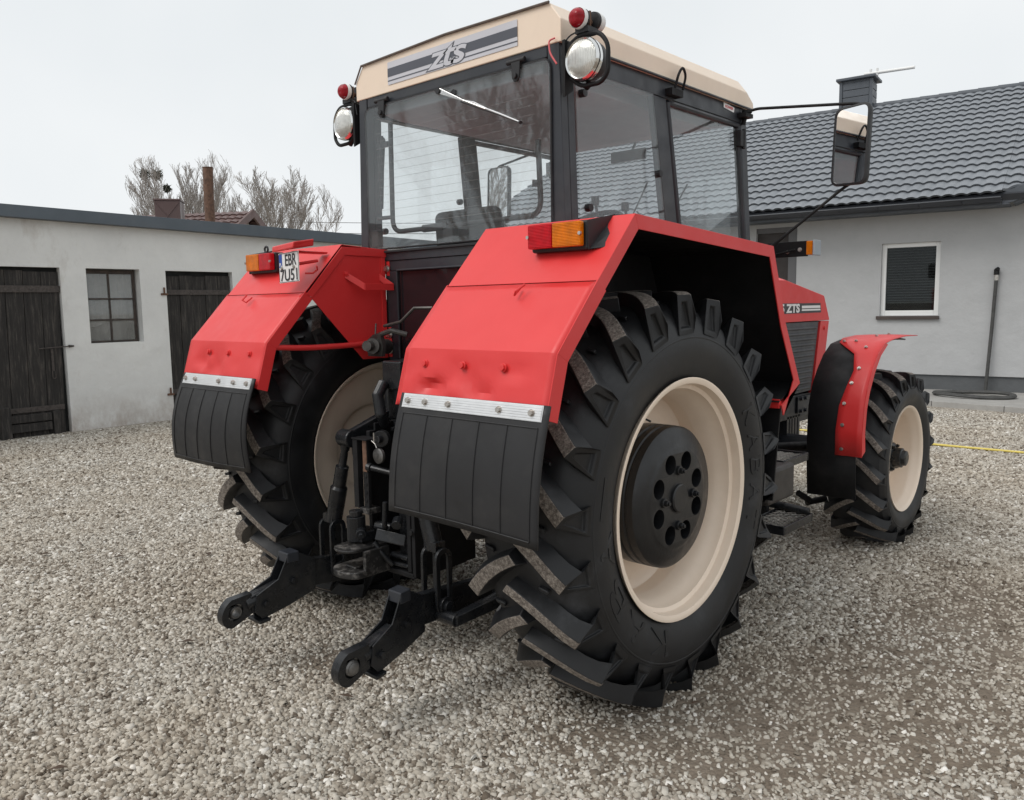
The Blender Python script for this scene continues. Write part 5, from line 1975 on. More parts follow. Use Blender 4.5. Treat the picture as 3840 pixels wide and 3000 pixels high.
# ------------------------------------------------------------------ work lamps and markers on the rear roof corners
def work_lamp(sgn):
    R_ = empty('work_lamp', (0, 0, 0)); R_.parent = TR
    c_ = Vector((sgn * .741, -.40, 2.553))
    body = MB()
    body.lathe([(.10, 0), (.098, .03), (.085, .055), (.055, .072), (.02, .078), (.012, .078)], c_, 1, 40)
    body.build('lamp_body', M['plast'], R_, smooth=50)
    rim = MB()
    rim.lathe([(.018, .078), (.004, .080), (-.010, .078), (-.016, .072), (-.012, .067)], c_, 1, 44)
    rim.build('lamp_rim', M['chrome'], R_, smooth=50)
    ln = MB()
    ln.lathe([(-.012, .0675), (-.020, .055), (-.026, .035), (-.028, .012), (-.0285, .0)], c_, 1, 40)
    ln.build('lamp_lens', M['lamplens'], R_, smooth=60)
    g = MB()
    S_ = sgn
    loop = [(.664, 2.622), (.715, 2.648), (.806, 2.640), (.845, 2.590), (.845, 2.492), (.814, 2.459), (.722, 2.460), (.672, 2.50)]
    g.tube(fillet([Vector((S_ * x, -.385, z)) for x, z in loop], .03, 5), .0085, 10)
    g.prism([(-.41, 2.43), (-.36, 2.46), (-.36, 2.63), (-.41, 2.64)], 0, S_ * .650, S_ * .662)
    g.box(min(S_ * .645, S_ * .70), max(S_ * .645, S_ * .70), -.40, -.37, 2.60, 2.625)
    g.tube([(S_ * .741, -.36, 2.475), (S_ * .735, -.375, 2.455)], .012, 10)
    g.build('lamp_guard', M['blkm'], R_, smooth=40)
    # marker lamp: red dome to the rear, white to the front, on a rusty bracket
    m_ = Vector((S_ * .723, -.405, 2.703))
    rd_ = MB()
    rd_.lathe([(-.034, 0), (-.033, .012), (-.028, .024), (-.018, .032), (-.004, .035)], m_, 1, 30)
    rd_.build('red_dome', M['redbeacon'], R_, smooth=60)
    wr = MB()
    wr.lathe([(-.006, .036), (-.002, .0385), (.012, .0385), (.016, .035)], m_, 1, 30)
    q = m_ + Vector((S_ * .012, .105, .002))
    wr.mark().lathe([(-.02, .034), (-.012, .0365), (.008, .033), (.02, .02), (.024, 0)], q, 1, 30)
    wr.build('white_ring', M['white'], R_, smooth=60)
    bb = MB()
    bb.lathe([(.016, .038), (.022, .038), (.024, .034), (.024, 0)], m_, 1, 30)
    bb.lathe([(.07, 0), (.07, .034), (.082, .036), (.084, .034)], m_ + Vector((S_ * .012, 0, .002)), 1, 30)
    bb.box(min(S_ * .70, S_ * .76), max(S_ * .70, S_ * .76), -.395, -.33, 2.652, 2.672)
    bb.build('marker_base', M['plast'], R_, smooth=40)
    rb_ = MB()
    rb_.box(min(S_ * .718, S_ * .745), max(S_ * .718, S_ * .745), -.362, -.354, 2.66, 2.735)
    rb_.cyl((S_ * .73, -.372, 2.70), (S_ * .73, -.34, 2.70), .011, 12)
    rb_.build('rusty_bracket', M['rust'], R_)
    wr_ = MB()
    wr_.tube(fillet([(S_ * .70, -.39, 2.66), (S_ * .67, -.39, 2.655), (S_ * .65, -.40, 2.63), (S_ * .64, -.40, 2.58)], .03), .003, 6)
    wr_.build('cable', M['plast'], R_)
    if sgn > 0:
        pk = MB()
        pk.tube(fillet([(.615, -.41, 2.655), (.592, -.42, 2.648), (.600, -.425, 2.60), (.634, -.425, 2.553)], .03), .0035, 8)
        pk.build('pink_cable', M['pink'], R_)
    return R_


work_lamp(1)
work_lamp(-1)

# ------------------------------------------------------------------ front direction indicator on a bracket
for sgn in (1, -1):
    R_ = empty('indicator_lamp', (0, 0, 0)); R_.parent = TR
    b_ = MB()
    b_.box(min(sgn * .74, sgn * .955), max(sgn * .74, sgn * .955), 1.19, 1.20, 1.870, 1.948)
    b_.tube([(sgn * .70, 1.19, 1.87), (sgn * .82, 1.17, 1.89), (sgn * .90, 1.17, 1.905)], .006, 8)
    b_.build('indicator_bracket', M['blkm'], R_, bevel=.003)
    sb2 = MB(True)
    sb2.hexbolt((sgn * .85, 1.19, 1.895), (0, -1, 0), .007, .006); sb2.hexbolt((sgn * .915, 1.19, 1.905), (0, -1, 0), .008, .006)
    sb2.build('bracket_bolt', M['zinc'], R_)
    l_ = MB()
    l_.box(min(sgn * .957, sgn * .990), max(sgn * .957, sgn * .990), 1.165, 1.235, 1.876, 1.945)
    l_.build('amber_lens', M['amber'], R_, bevel=.004)
    e_ = MB()
    e_.box(min(sgn * .992, sgn * 1.004), max(sgn * .992, sgn * 1.004), 1.160, 1.240, 1.872, 1.949)
    e_.build('lens_back', M['liner'], R_, bevel=.004)


# ------------------------------------------------------------------ engine hood
hd = MB()
HX = .40
top = [(1.16, 1.785), (2.20, 1.779), (2.845, 1.678), (2.952, 1.512)]
bot = [(1.16, 1.505), (2.952, 1.505)]
poly = [(1.16, 1.505), (2.95, 1.505), (2.952, 1.512), (2.845, 1.678), (2.20, 1.779), (1.16, 1.785)]
# chamfered long edges
ins = .05
k = len(poly)
vs = []
for x, dz in ((-HX, 0.0), (-HX + ins, .018), (HX - ins, .018), (HX, 0.0)):
    for (y, z) in poly:
        vs.append((x, y, z + (dz if z > 1.52 else 0)))
fs = []
for L_ in range(3):
    for i in range(k):
        j = (i + 1) % k
        fs.append((L_ * k + i, L_ * k + j, (L_ + 1) * k + j, (L_ + 1) * k + i))
fs.append(tuple(range(k))); fs.append(tuple(range(3 * k, 4 * k)))
hd.add(vs, fs)
HO = hd.build('engine_hood', M['red'], TR, bevel=.006)
for sgn in (1, -1):
    dcl = MB()
    x = sgn * (HX + .002)
    dcl.add([(x, 1.30, 1.562), (x, 2.792, 1.562), (x, 2.776, 1.628), (x, 1.30, 1.632)], [(0, 1, 2, 3)])
    dcl.build('hood_decal', M['decalblk'], HO)
    ld = MB()
    x = sgn * (HX + .004)
    for (z0, z1) in ((1.594, 1.612), (1.577, 1.588)):
        ld.add([(x, 2.452, z0), (x, 2.770 - (1.612 - z1) * -.3, z0), (x, 2.766, z1), (x, 2.452, z1)], [(0, 1, 2, 3)])
    put_text(ld, '5 ZTS' if sgn > 0 else 'ZTS', .075, lambda u, v, z: (x, 2.270 + sgn * u, 1.596 + v), offset=.0035, width=.30 if sgn > 0 else .2)
    ld.build('hood_lettering', M['white'], HO)
    # side grille panel and red front strip
    gp = MB()
    xg = sgn * (HX - .012)
    gp.prism([(1.3, 1.50), (2.79, 1.50), (2.68, 1.02), (1.3, 1.00)], 0, xg, xg - sgn * .01)
    gp.build('side_panel', M['panel'], HO, bevel=.002)
    rbm = MB()
    for i in range(12):
        z = 1.045 + i * .0375
        y1 = 2.66 + (z - 1.02) * .21
        rbm.tube([(xg + sgn * .001, 2.22, z), (xg + sgn * .001, y1 - .02, z)], .0105, 6)
    rbm.build('louvre', M['panel'], HO, smooth=40)
    rs_ = MB()
    xr_ = sgn * (HX + .0)
    rs_.prism([(2.795, 1.50), (2.945, 1.50), (2.835, 1.00), (2.685, 1.00)], 0, xr_, xr_ - sgn * .03)
    rs_.hexbolt((xr_, 2.86, 1.45), (sgn, 0, 0), .012, .006); rs_.hexbolt((xr_, 2.755, 1.06), (sgn, 0, 0), .012, .006)
    rs_.build('front_strip', M['red'], HO, bevel=.003)
nb = MB()
nb.prism([(2.80, 1.50), (2.94, 1.50), (2.83, 1.0), (2.70, 1.0)], 0, -.368, .368)
nb.build('front_grille', M['char'], HO)

# engine block, front frame, axle
eb = MB()
eb.box(-.25, .25, 1.15, 2.70, .72, 1.45)
eb.box(-.36, -.30, 1.2, 3.10, .82, 1.0); eb.box(.30, .36, 1.2, 3.10, .84, 1.0)
eb.box(-.29, .29, 2.72, 3.15, .78, .98)
eb.cyl(to_unit((-1.10, 2.866, .572)), to_unit((.63, 2.866, .572)), .085, 20)
eb.hexa([to_unit(p) for p in ((-.45, 2.6, .42), (-.02, 2.6, .42), (-.02, 3.1, .42), (-.45, 3.1, .42), (-.45, 2.6, .80), (-.02, 2.6, .80), (-.02, 3.1, .80), (-.45, 3.1, .80))])
eb.cyl((0, 1.3, .55), (0, 2.8, .58), .04, 12)
EB = eb.build('front_frame', M['char'], TR, bevel=.006)
bp_ = MB()
bp_.box(.362, .374, 2.50, 2.95, .87, .985)
for y in (2.545, 2.62, 2.86, 2.92):
    for z in (.885, .97):
        bp_.hexbolt((.374, y, z), (1, 0, 0), .013, .012)
bp_.build('bolted_plate', M['char'], EB, bevel=.003)
sp_ = MB()
for i in range(5):
    sp_.box(.20, .36, 2.36 + i * .045, 2.39 + i * .045, .70, .86)
    sp_.hexa([(.20, 2.20 + i * .05, .62), (.36, 2.20 + i * .05, .62), (.36, 2.23 + i * .05, .62), (.20, 2.23 + i * .05, .62), (.20, 2.36 + i * .045, .70), (.36, 2.36 + i * .045, .70), (.36, 2.39 + i * .045, .70), (.20, 2.39 + i * .045, .70)])
sp_.build('oil_cooler_fins', M['char'], EB)
st_ = MB()
st_.tube(fillet([(.30, 1.75, .82), (.44, 1.86, .73), (.50, 2.05, .715), (.58, 2.6, .66)], .08), .032, 14)
st_.tube([(.62, 1.95, .45), (.66, 2.02, .40), (.62, 2.1, .36), (.70, 2.2, .38)], .02, 10)
st_.build('steering_pipe', M['blkm'], TR, smooth=40)

# ------------------------------------------------------------------ front fenders
def front_fender(left):
    def XX(x): return -.47 - x if left else x
    sgn = -1 if left else 1
    R_ = empty('front_fender', (0, 0, 0)); R_.parent = TR
    prof = [(2.100, .69), (2.098, .85), (2.118, 1.00), (2.160, 1.10), (2.235, 1.21), (2.335, 1.31), (2.46, 1.375), (2.62, 1.395), (2.86, 1.405), (3.12, 1.40)]
    def xo(i): return .948
    # red metal: wide at the top, a strip down the outside
    inner = [.785, .785, .795, .815, .835, .80, .66, .62, .62, .62]
    mb = MB()
    rows = []
    for i, (y, z) in enumerate(prof):
        xi = inner[i]
        rows.append([(XX(xi + (xo(i) - xi) * t), y - (.0 if t < 1 else 0), z - .006 * abs(t - .5)) for t in (0, .25, .5, .75, 1)])
    mb.grid(rows)
    mb.build('fender_metal', M['red'], R_, solid=.005, smooth=30)
    # turned edge
    eb_ = MB()
    n_ = len(prof)
    rws = [[(XX(.948), y, z) for y, z in prof[:7]], [(XX(.952), y + .035 + (.012 if i == 0 else 0), z - (.015 if i else -.03)) for i, (y, z) in enumerate(prof[:7])]]
    eb_.grid(rws)
    eb_.build('fender_edge', M['red'], R_, solid=.004)
    # black rubber extension behind the metal
    rb_ = MB()
    prof2 = [(2.135, .41), (2.115, .60), (2.108, .80), (2.12, .98), (2.165, 1.10), (2.24, 1.20), (2.34, 1.295), (2.46, 1.36), (2.62, 1.38), (2.86, 1.388), (3.0, 1.375)]
    rb_.grid([[(XX(x), y + .004, z) for x in (.60, .75, .905)] for y, z in prof2])
    rb_.build('rubber_flap', M['blkm'], R_, solid=.008, smooth=40)
    bt_ = MB(True)
    for (x, i, t) in ((.825, 0, .25), (.825, 1, .2), (.825, 2, .1), (.845, 3, .3), (.865, 4, .1), (.85, 5, .5), (.69, 6, .0), (.76, 6, .1), (.80, 7, .5), (.80, 8, .5)):
        a, b_ = prof[i], prof[i + 1]
        y, z = a[0] + (b_[0] - a[0]) * t, a[1] + (b_[1] - a[1]) * t
        d = Vector((0, -(b_[1] - a[1]), (b_[0] - a[0])))
        bt_.hexbolt((XX(x), y + d.normalized().y * .003, z + d.normalized().z * .003), d, .0085, .006)
    bt_.build('fender_bolt', M['zinc'], R_)
    st2 = MB()
    st2.tube([(XX(.55), 2.95, .75), (XX(.62), 2.93, 1.30), (XX(.75), 2.93, 1.38)], .018, 10)
    st2.build('fender_stay', M['blkm'], R_)


BODY = False
front_fender(0)
front_fender(1)
BODY = True


# ------------------------------------------------------------------ steps, tank
tk = MB()
tk.box(.50, 1.00, .70, 1.0, .665, .84)
tk.build('fuel_tank', M['tank'], TR, bevel=.02)
fp_ = MB()
fp_.prism([(.74, 1.175), (1.125, 1.175), (1.098, .745), (.74, .745)], 1, .525, .535)
fp_.build('tank_flap', M['blkm'], TR, bevel=.002)
sr = MB()
sr.box(.70, 1.13, .500, .520, 1.172, 1.212)
sr.build('flap_rail', M['red'], TR, bevel=.002)


def step(x0, x1, y0, y1, z, open_back=True):
    R_ = empty('cab_step', (0, 0, 0)); R_.parent = TR
    f_ = MB()
    hh = .032
    f_.box(x0, x1, y0, y0 + .012, z - hh, z + .012)
    f_.box(x0, x1, y1 - .012, y1, z - hh, z + .012)
    f_.box(x1 - .010, x1, y0 + .0125, y1 - .0125, z - hh, z + .012)
    f_.box(x0, x0 + .010, y0 + .0125, y1 - .0125, z - hh, z + .012)
    f_.build('step_frame', M['blk'], R_, bevel=.004)
    g_ = MB()
    nx, ny_ = 5, 9
    for i in range(-nx, ny_ + nx):
        # two families of slanted strips: expanded metal
        for s_ in (1, -1):
            p0 = Vector((x0 + .01, y0 + (y1 - y0) * i / ny_, z)); p1 = Vector((x1 - .01, y0 + (y1 - y0) * (i + s_ * 3) / ny_, z))
            # clip in y
            def clip(a, b_):
                lo, hi = y0 + .012, y1 - .012
                d_ = b_ - a
                t0, t1 = 0, 1
                if abs(d_.y) < 1e-6: return None
                ta, tb_ = (lo - a.y) / d_.y, (hi - a.y) / d_.y
                if ta > tb_: ta, tb_ = tb_, ta
                t0, t1 = max(0, ta), min(1, tb_)
                if t1 - t0 < .02: return None
                return a + d_ * t0, a + d_ * t1
            c2_ = clip(p0, p1)
            if c2_: g_.tube([c2_[0], c2_[1]], .0030, 4)
    g_.build('step_mesh', M['zinc'], R_)


step(.80, 1.00, .88, 1.24, .515)
step(.78, .96, .95, 1.26, .835)
sbk = MB()
sbk.box(.55, .81, .90, .93, .50, .70); sbk.box(.55, .79, 1.14, 1.17, .50, .84); sbk.box(.50, .78, .98, 1.2, .80, .86)
sbk.tube([(.5, 1.2, .56), (.86, 1.22, .545), (.98, 1.24, .53)], .022, 10)
sbk.build('step_bracket', M['blk'], TR, bevel=.004)

# ------------------------------------------------------------------ rear transmission, linkage and hitch
tr = MB()
tr.box(-.24, .24, -.36, 1.15, .60, 1.20)
tr.box(-.19, .19, -.50, -.361, .62, 1.22)
for s_ in (1, -1):
    tr.tube([to_unit((-.235 + s_ * q_, 0, .832)) for q_ in (.20, .40, .66, .92)], [.17, .14, .11, .13], 24)
tr.box(-.20, .20, -.52, .1, 1.19, 1.30)
tr.build('transmission', M['blk'], TR, bevel=.015)
# lift housing cover and top link bracket
lf = MB()
lf.box(-.14, .14, -.66, -.50, 1.08, 1.26)
lf.box(-.055, .035, -.74, -.62, 1.17, 1.33)
lf.tube([(-.05, -.76, 1.33), (-.045, -.80, 1.28), (-.03, -.80, 1.20), (-.05, -.76, 1.15)], .026, 10)
lf.box(-.075, .045, -.75, -.55, 1.30, 1.42)
lf.build('lift_housing', M['blk'], TR, bevel=.01)
# hydraulic coupling at the fender edge
hcx = MB()
hcx.cyl((-.40, -.46, 1.46), (-.33, -.60, 1.47), .036, 16)
hcx.cyl((-.34, -.60, 1.47), (-.325, -.635, 1.472), .024, 14)
hcx.prism([(-.40, 1.42), (-.30, 1.42), (-.29, 1.47), (-.31, 1.53), (-.36, 1.52), (-.41, 1.49)], 1, -.57, -.55)
hcx.tube([(-.32, -.56, 1.52), (-.25, -.55, 1.54), (-.20, -.5, 1.52)], .012, 8)
hcx.tube([(-.3, -.55, 1.56), (-.18, -.55, 1.58), (-.12, -.52, 1.64), (-.02, -.5, 1.64)], .007, 8)
hcx.tube([(-.37, -.55, 1.50), (-.385, -.53, 1.57)], .004, 6)
hcx.build('hydraulic_coupling', paint('grimy_coupling', (.09, .085, .08), .45, .3, 30, metal=.6), TR, smooth=40)
# bottle-like stud left of lift
bj = MB()
bj.cyl((-.22, -.60, 1.17), (-.22, -.60, 1.31), .021, 16)
bj.cyl((-.22, -.60, 1.125), (-.22, -.60, 1.165), .055, 8, r2=.035)
bj.cyl((-.22, -.60, 1.155), (-.22, -.60, 1.175), .038, 12)
bj.box(-.34, -.10, -.68, -.52, 1.105, 1.122)
bj.box(-.26, -.18, -.64, -.54, 1.02, 1.104)
bj.build('lift_valve', M['blk'], TR, bevel=.003)

for s_ in (1, -1):
    LA = MB()
    # lift arm: cranked lever from the shaft back to the rod
    p0, p1 = Vector((s_ * .17, -.46, 1.20)), Vector((s_ * .215, -.84, 1.085))
    LA.hexa([p0 + Vector((-.025, 0, -.07)), p0 + Vector((.025, 0, -.07)), p1 + Vector((.018, 0, -.028)), p1 + Vector((-.018, 0, -.028)),
             p0 + Vector((-.025, 0, .06)), p0 + Vector((.025, 0, .06)), p1 + Vector((.018, 0, .028)), p1 + Vector((-.018, 0, .028))])
    LA.cyl(p1 + Vector((-.04, 0, 0)), p1 + Vector((.04, 0, 0)), .038, 20)
    LA.cyl(p0 + Vector((-.05, 0, 0)), p0 + Vector((.05, 0, 0)), .08, 24)
    LA.build('lift_arm', M['blk'], TR, bevel=.006)
    RD = MB()
    a = Vector((s_ * .225, -.84, 1.07)); b_ = Vector((s_ * .335, -.845, .70))
    d = b_ - a
    RD.tube([a, a + d * .10, a + d * .12, a + d * .30, a + d * .31, a + d * .55, a + d * .58, a + d], [.022, .02, .016, .018, .029, .029, .038, .036], 16)
    ro = RD.build('lift_rod', M['blk'], TR, smooth=35)
    # slotted yoke: two long loops either side of the lower link
    YK = MB()
    for off in (-.043, .036):
        cxk = s_ * .345 + off
        pts = []
        for a_ in np.linspace(0, PI, 12): pts.append((.032 * math.cos(a_), .672 + .032 * math.sin(a_)))
        for a_ in np.linspace(PI, 2 * PI, 12): pts.append((.032 * math.cos(a_), .490 + .032 * math.sin(a_)))
        k_ = len(pts)
        vs = []
        for (gy, gx) in ((1.0, 0), (1.0, 1), (.50, 1), (.50, 0)):
            for y, z in pts:
                zc_ = .672 if z > .58 else .490
                g = 1.30 if gy == 1.0 else .66
                vs.append((cxk + gx * .014, -.85 + y * g, zc_ + (z - zc_) * g))
        fs = []
        for L_ in range(4):
            for q_ in range(k_):
                q2_ = (q_ + 1) % k_; L2 = (L_ + 1) % 4
                fs.append((L_ * k_ + q_, L_ * k_ + q2_, L2 * k_ + q2_, L2 * k_ + q_))
        YK.add(vs, fs)
    YK.cyl((s_ * .345 - .055, -.85, .49), (s_ * .345 + .075, -.85, .485), .021, 16)
    YK.cyl((s_ * .345 + .05, -.85, .487), (s_ * .345 + .062, -.85, .487), .034, 18)
    YK.box(s_ * .34 - .035, s_ * .34 + .035, -.875, -.825, .695, .735)
    YK.build('link_yoke', M['blk'], TR, bevel=.002)
    # lower link: deep bar, then hook end with ball
    LK = empty('lower_link', (0, 0, 0)); LK.parent = TR
    bar = MB()
    q0, q1 = Vector((s_ * .30, -.10, .42)), Vector((s_ * .355, -.99, .505))
    bar.hexa([q0 + Vector((-.02, 0, -.05)), q0 + Vector((.02, 0, -.05)), q1 + Vector((.02, 0, -.075)), q1 + Vector((-.02, 0, -.075)),
              q0 + Vector((-.02, 0, .05)), q0 + Vector((.02, 0, .05)), q1 + Vector((.02, 0, .05)), q1 + Vector((-.02, 0, .05))])
    bar.build('link_bar', M['blk'], LK, bevel=.005)
    # side cheek plate (tapered) both sides
    ck = MB()
    A_, B_ = Vector((s_ * .362, -.96, 0)), Vector((s_ * .392, -1.235, 0))
    for off in (-.034, .028):
        def K(t, z): 
            p = A_.lerp(B_, t); return Vector((p.x + off, p.y, z))
        outl = [(0.0, .415), (-.02, .555), (.28, .598), (.44, .598), (.62, .50), (.98, .452), (1.02, .385), (.9, .345), (.45, .375)]
        vs = [K(t, z) for t, z in outl] + [K(t, z) + Vector((.007, 0, 0)) for t, z in outl]
        k_ = len(outl)
        ck.add(vs, [tuple(range(k_)), tuple(range(2 * k_ - 1, k_ - 1, -1))] + [(i, (i + 1) % k_, k_ + (i + 1) % k_, k_ + i) for i in range(k_)])
    ck.build('cheek_plate', M['blk'], LK, bevel=.0015)
    tb_ = MB()
    def K2(t, x, z):
        p = A_.lerp(B_, t); return Vector((p.x + x, p.y, z))
    tb_.hexa([K2(.26, -.036, .560), K2(.47, -.036, .560), K2(.47, .037, .560), K2(.26, .037, .560), K2(.26, -.036, .606), K2(.46, -.036, .603), K2(.46, .037, .603), K2(.26, .037, .606)])
    tb_.build('release_cap', M['char'], LK, bevel=.005)
    hk = MB()
    e0, e1 = Vector((s_ * .378, -1.10, .455)), Vector((s_ * .395, -1.262, .415))
    hk.tube([e0, e0.lerp(e1, .55), e1], [.030, .034, .030], 14)
    hk.hexa([K2(.55, -.024, .40), K2(1.03, -.024, .375), K2(1.03, .024, .375), K2(.55, .024, .40), K2(.55, -.024, .485), K2(1.05, -.024, .45), K2(1.05, .024, .45), K2(.55, .024, .485)])
    hk.build('hook_shaft', M['blk'], LK, smooth=40, bevel=.003)
    lw_ = MB()
    lw_.hexa([K2(.80, -.05, .335), K2(.98, -.05, .330), K2(.98, .05, .330), K2(.80, .05, .335), K2(.80, -.05, .348), K2(.98, -.05, .343), K2(.98, .05, .343), K2(.80, .05, .348)])
    lw_.build('bottom_plate', M['blk'], LK, bevel=.003)
    bc_ = Vector((s_ * .398, -1.315, .400))
    bl = MB()
    outl_ = [(-.062 * math.cos(t), .062 * math.sin(t)) for t in np.linspace(-PI * .42, PI * .42, 22)]
    outl_ += [(.075, .048), (.075, -.040)]
    outl_ = [Vector((p[0], p[1] + p[0] * -.0, 0)) for p in outl_]
    hole_ = [Vector((.033 * math.cos(t), .033 * math.sin(t), 0)) for t in np.linspace(0, 2 * PI, 26, endpoint=False)]
    from mathutils.geometry import tessellate_polygon
    fl_ = outl_ + hole_
    def e3(p, x): return Vector((bc_.x + x - p.x * .06 * s_ * 0, bc_.y + p.x, bc_.z + p.y + p.x * .20))
    tri_ = [tuple(t) for t in tessellate_polygon([outl_, hole_])]
    nfl, no_ = len(fl_), len(outl_)
    vs = [e3(p, -.021) for p in fl_] + [e3(p, .021) for p in fl_]
    fs = tri_ + [tuple(q_ + nfl for q_ in t) for t in tri_]
    fs += [(q_, (q_ + 1) % no_, nfl + (q_ + 1) % no_, nfl + q_) for q_ in range(no_)]
    fs += [(no_ + q_, no_ + (q_ + 1) % 26, nfl + no_ + (q_ + 1) % 26, nfl + no_ + q_) for q_ in range(26)]
    bl.add(vs, fs)
    bl.build('ball_socket', M['blk'], LK, smooth=45, bevel=.004)
    bb2 = MB()
    if s_ > 0:
        bb2.lathe([(.033, .0), (.033, .018), (.030, .022), (.026, .022), (.022, .028), (0, .032), (-.026, .02), (-.026, 0)], bc_, 0, 28)
    else:
        bb2.lathe([(.026, .019), (.026, .024), (.0, .031), (-.026, .024), (-.026, .019)], bc_, 0, 28, close=True)
    bb2.build('ball', M['steel'], LK, smooth=50)
    bt_ = MB(True)
    for (t, z) in ((.38, .478), (.84, .408)):
        bt_.hexbolt(K2(t, .036, z), (1, 0, 0), .014, .012)
        bt_.hexbolt(K2(t, -.036, z), (-1, 0, 0), .014, .012)
    bt_.build('link_bolt', M['blk'], LK)
    # check chain / stabiliser outside the link
    cc_ = MB()
    cc_.tube([(s_ * .56, -.25, .60), (s_ * .52, -.55, .53), (s_ * .46, -.78, .455)], .017, 10)
    cc_.hexa([(s_ * .44, -.87, .425), (s_ * .48, -.87, .425), (s_ * .52, -.66, .455), (s_ * .47, -.66, .455), (s_ * .44, -.87, .465), (s_ * .48, -.87, .465), (s_ * .52, -.66, .50), (s_ * .47, -.66, .50)])
    cc_.cyl((s_ * .37, -.86, .445), (s_ * .47, -.86, .445), .026, 14)
    cc_.build('stabiliser', M['blk'], TR, bevel=.003)
    # vertical hydraulic pipe behind the link
    vp_ = MB()
    vp_.cyl((s_ * .40, -.55, .45), (s_ * .38, -.55, .95), .03, 14)
    vp_.cyl((s_ * .402, -.55, .60), (s_ * .401, -.55, .62), .036, 14)
    vp_.build('lift_cylinder', M['blk'], TR, smooth=40)

# hitch frame with hole rail and clevis
HF = empty('trailer_hitch', (0, 0, 0)); HF.parent = TR
hf = MB()
for s_ in (1, -1):
    x = s_ * .125
    hf.box(x - .012, x + .012, -.80, -.765, .545, 1.12)
    hf.box(x - .006, x + .006, -.764, -.50, .56, 1.15)
hf.box(-.155, .155, -.80, -.50, .52, .542)
hf.box(-.11, .11, -.62, -.58, .60, 1.10)
hf.build('hitch_frame', M['blkm'], HF, bevel=.004)
rl = MB()
rl.box(-.152, -.120, -.862, -.835, .795, 1.09)
rl.box(-.098, -.066, -.850, -.835, .795, 1.09)
rl.box(-.119, -.099, -.822, -.815, .795, 1.09)
rl.box(-.155, -.050, -.866, -.80, 1.091, 1.097)
for z in (.83, .865, .90, .935):
    rl.tube([(-.082, -.8505, z), (-.082, -.853, z)], .008, 12)
rl.build('hole_rail', M['blkm'], HF, bevel=.002)
rr_ = MB()
rr_.box(-.095, -.069, -.853, -.8505, .955, 1.088)
rr_.build('rusty_plate', M['rust'], HF)
hp = MB()
hp.cyl((-.06, -.84, .975), (.08, -.80, .955), .013, 12)
hp.cyl((-.075, -.845, .978), (-.055, -.84, .975), .018, 12)
hp.mark().cyl((-.02, -.80, 1.10), (.0, -.83, 1.10), .035, 18)
hp.cyl((.0, -.83, 1.10), (.002, -.85, 1.10), .016, 12)
hp.build('cross_pin', M['blk'], HF, bevel=.002)
wp_ = MB()
wp_.lathe([(-.0, .033), (-.012, .033), (-.016, .028), (-.016, 0)], Vector((-.005, -.83, 1.03)), 1, 24)
wp_.build('pto_cap', M['steel'], HF, smooth=40)
pc = MB()
pc.tube([(-.005, -.86, 1.13), (-.005, -.86, 1.085)], .003, 6)
pc.tube([(-.02, -.86, 1.095), (.008, -.865, 1.085), (.018, -.865, 1.070)], .0025, 6)
pc.build('split_pin', M['zinc'], HF)
cl = MB()
# clevis: vertical post, jaws
cl.cyl((-.115, -.885, .66), (-.115, -.885, .765), .040, 20)
cl.cyl((-.115, -.885, .765), (-.115, -.885, .79), .028, 16)
cl.tube([(-.085, -.885, .705), (-.05, -.91, .70)], .022, 14)
cl.tube([(-.05, -.91, .70), (-.035, -.92, .698)], .012, 10)
cl.box(-.155, -.06, -.90, -.80, .66, .70)
cl.cyl((-.06, -.82, .72), (.02, -.80, .715), .022, 14)
cl.tube(fillet([(.0, -.82, .715), (.02, -.84, .74), (.03, -.84, .84)], .02), .012, 10)
cl.build('clevis_body', M['blk'], HF, bevel=.003)
jw = MB()
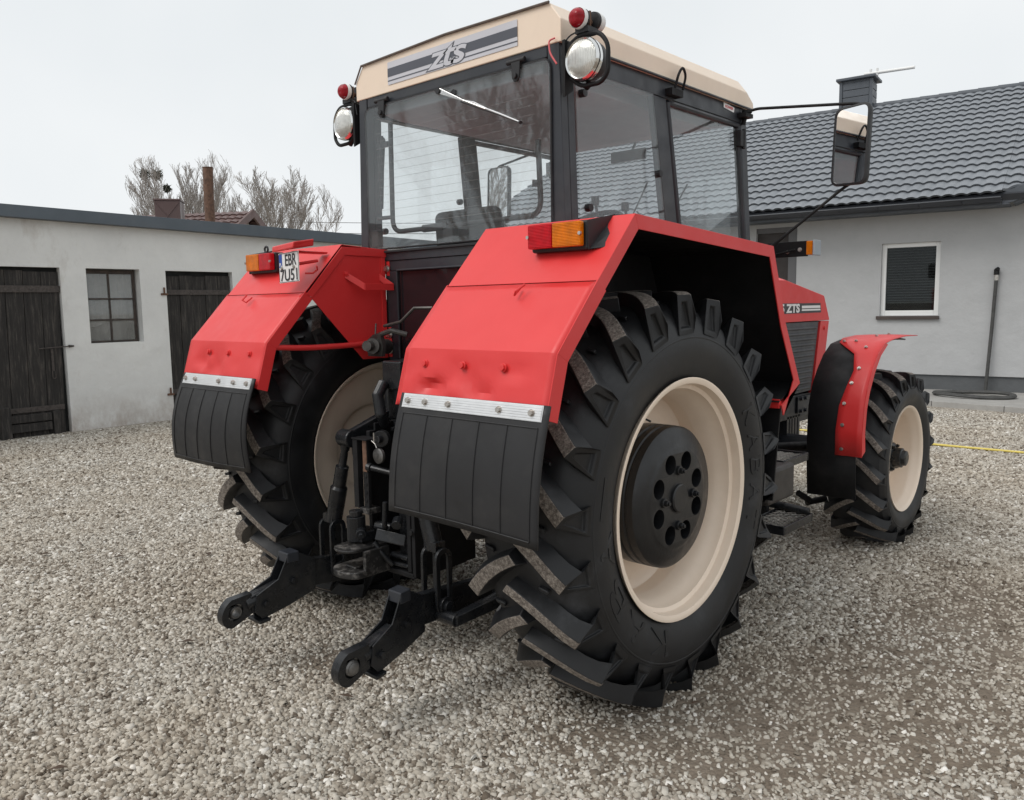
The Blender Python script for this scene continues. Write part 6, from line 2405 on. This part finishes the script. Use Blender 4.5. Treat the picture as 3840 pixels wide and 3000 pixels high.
# upper jaw plate and lower rounded jaw joined at the back
def jaw(zc, rx, th, y0=-.915):
    outl = []
    for a_ in np.linspace(PI, 2 * PI, 16): outl.append((-.085 + rx * math.cos(a_), y0 - .035 + .055 * math.sin(a_)))
    outl += [(-.085 + rx, -.80), (-.085 - rx, -.80)]
    jw.prism(outl, 2, zc - th / 2, zc + th / 2)
jaw(.645, .070, .014)
jaw(.545, .085, .030)
jw.box(-.02, .0, -.93, -.80, .55, .64)
jw.box(-.13, -.035, -.84, -.81, .56, .638)
jw.box(-.115, -.045, -.95, -.90, .5605, .570)
jw.build('clevis_jaw', M['wornblk'], HF, bevel=.006)
ar = MB()
ar.tube([(-.03, -.86, .66), (.0, -.84, .61), (.03, -.81, .56)], [.014, .012, .010], 10)
ar.hexa([(-.02, -.86, .67), (.10, -.80, .65), (.10, -.79, .69), (-.02, -.84, .71), (-.02, -.865, .675), (.10, -.805, .655), (.10, -.795, .70), (-.02, -.85, .72)])
ar.tube([(.0, -.79, .60), (.11, -.79, .60)], .012, 8)
ar.tube([(.0, -.79, .56), (.11, -.79, .565)], .010, 8)
ar.box(.02, .11, -.76, -.75, .56, .78)
ar.cyl((.06, -.80, .76), (.085, -.83, .745), .022, 12)
ar.build('drawbar_casting', M['blk'], HF, bevel=.003)
gp_ = MB()
gp_.box(-.114, -.05, -.865, -.80, .775, .800)
gp_.build('grease_cap', M['wornblk'], HF, bevel=.004)
hh = MB()
hh.box(.145, .165, -.80, -.45, .53, .80)
hh.hexbolt((.15, -.80, .72), (0, -1, 0), .012, .008)
hh.build('side_plate', M['blkm'], HF, bevel=.003)

BODY = False
# dead leaves scattered on the gravel (a few dark specks)
lf_ = MB()
for i in range(60):
    d_ = random.uniform(3, 11); a_ = yaw + random.uniform(-.55, .6)
    x, y = CAM.x - math.sin(a_) * d_, CAM.y + math.cos(a_) * d_
    if x < -9.1 or y > 10: continue
    r_ = random.uniform(.015, .03); t_ = random.uniform(0, 6.28)
    c_, s_ = math.cos(t_), math.sin(t_)
    z = float(ground_z(np.array(x), np.array(y))) + .02
    q = [(-1.4, 0, 0), (0, .5, .3), (1.4, 0, .1), (0, -.5, .25)]
    lf_.add([(x + (u * c_ - v * s_) * r_, y + (u * s_ + v * c_) * r_, z + h * r_) for u, v, h in q], [(0, 1, 2, 3)])
tag(lf_.build('fallen_leaves', M['leaf'], solid=.001), 'small dark dead leaves scattered over the gravel yard', 'leaves', kind='stuff')
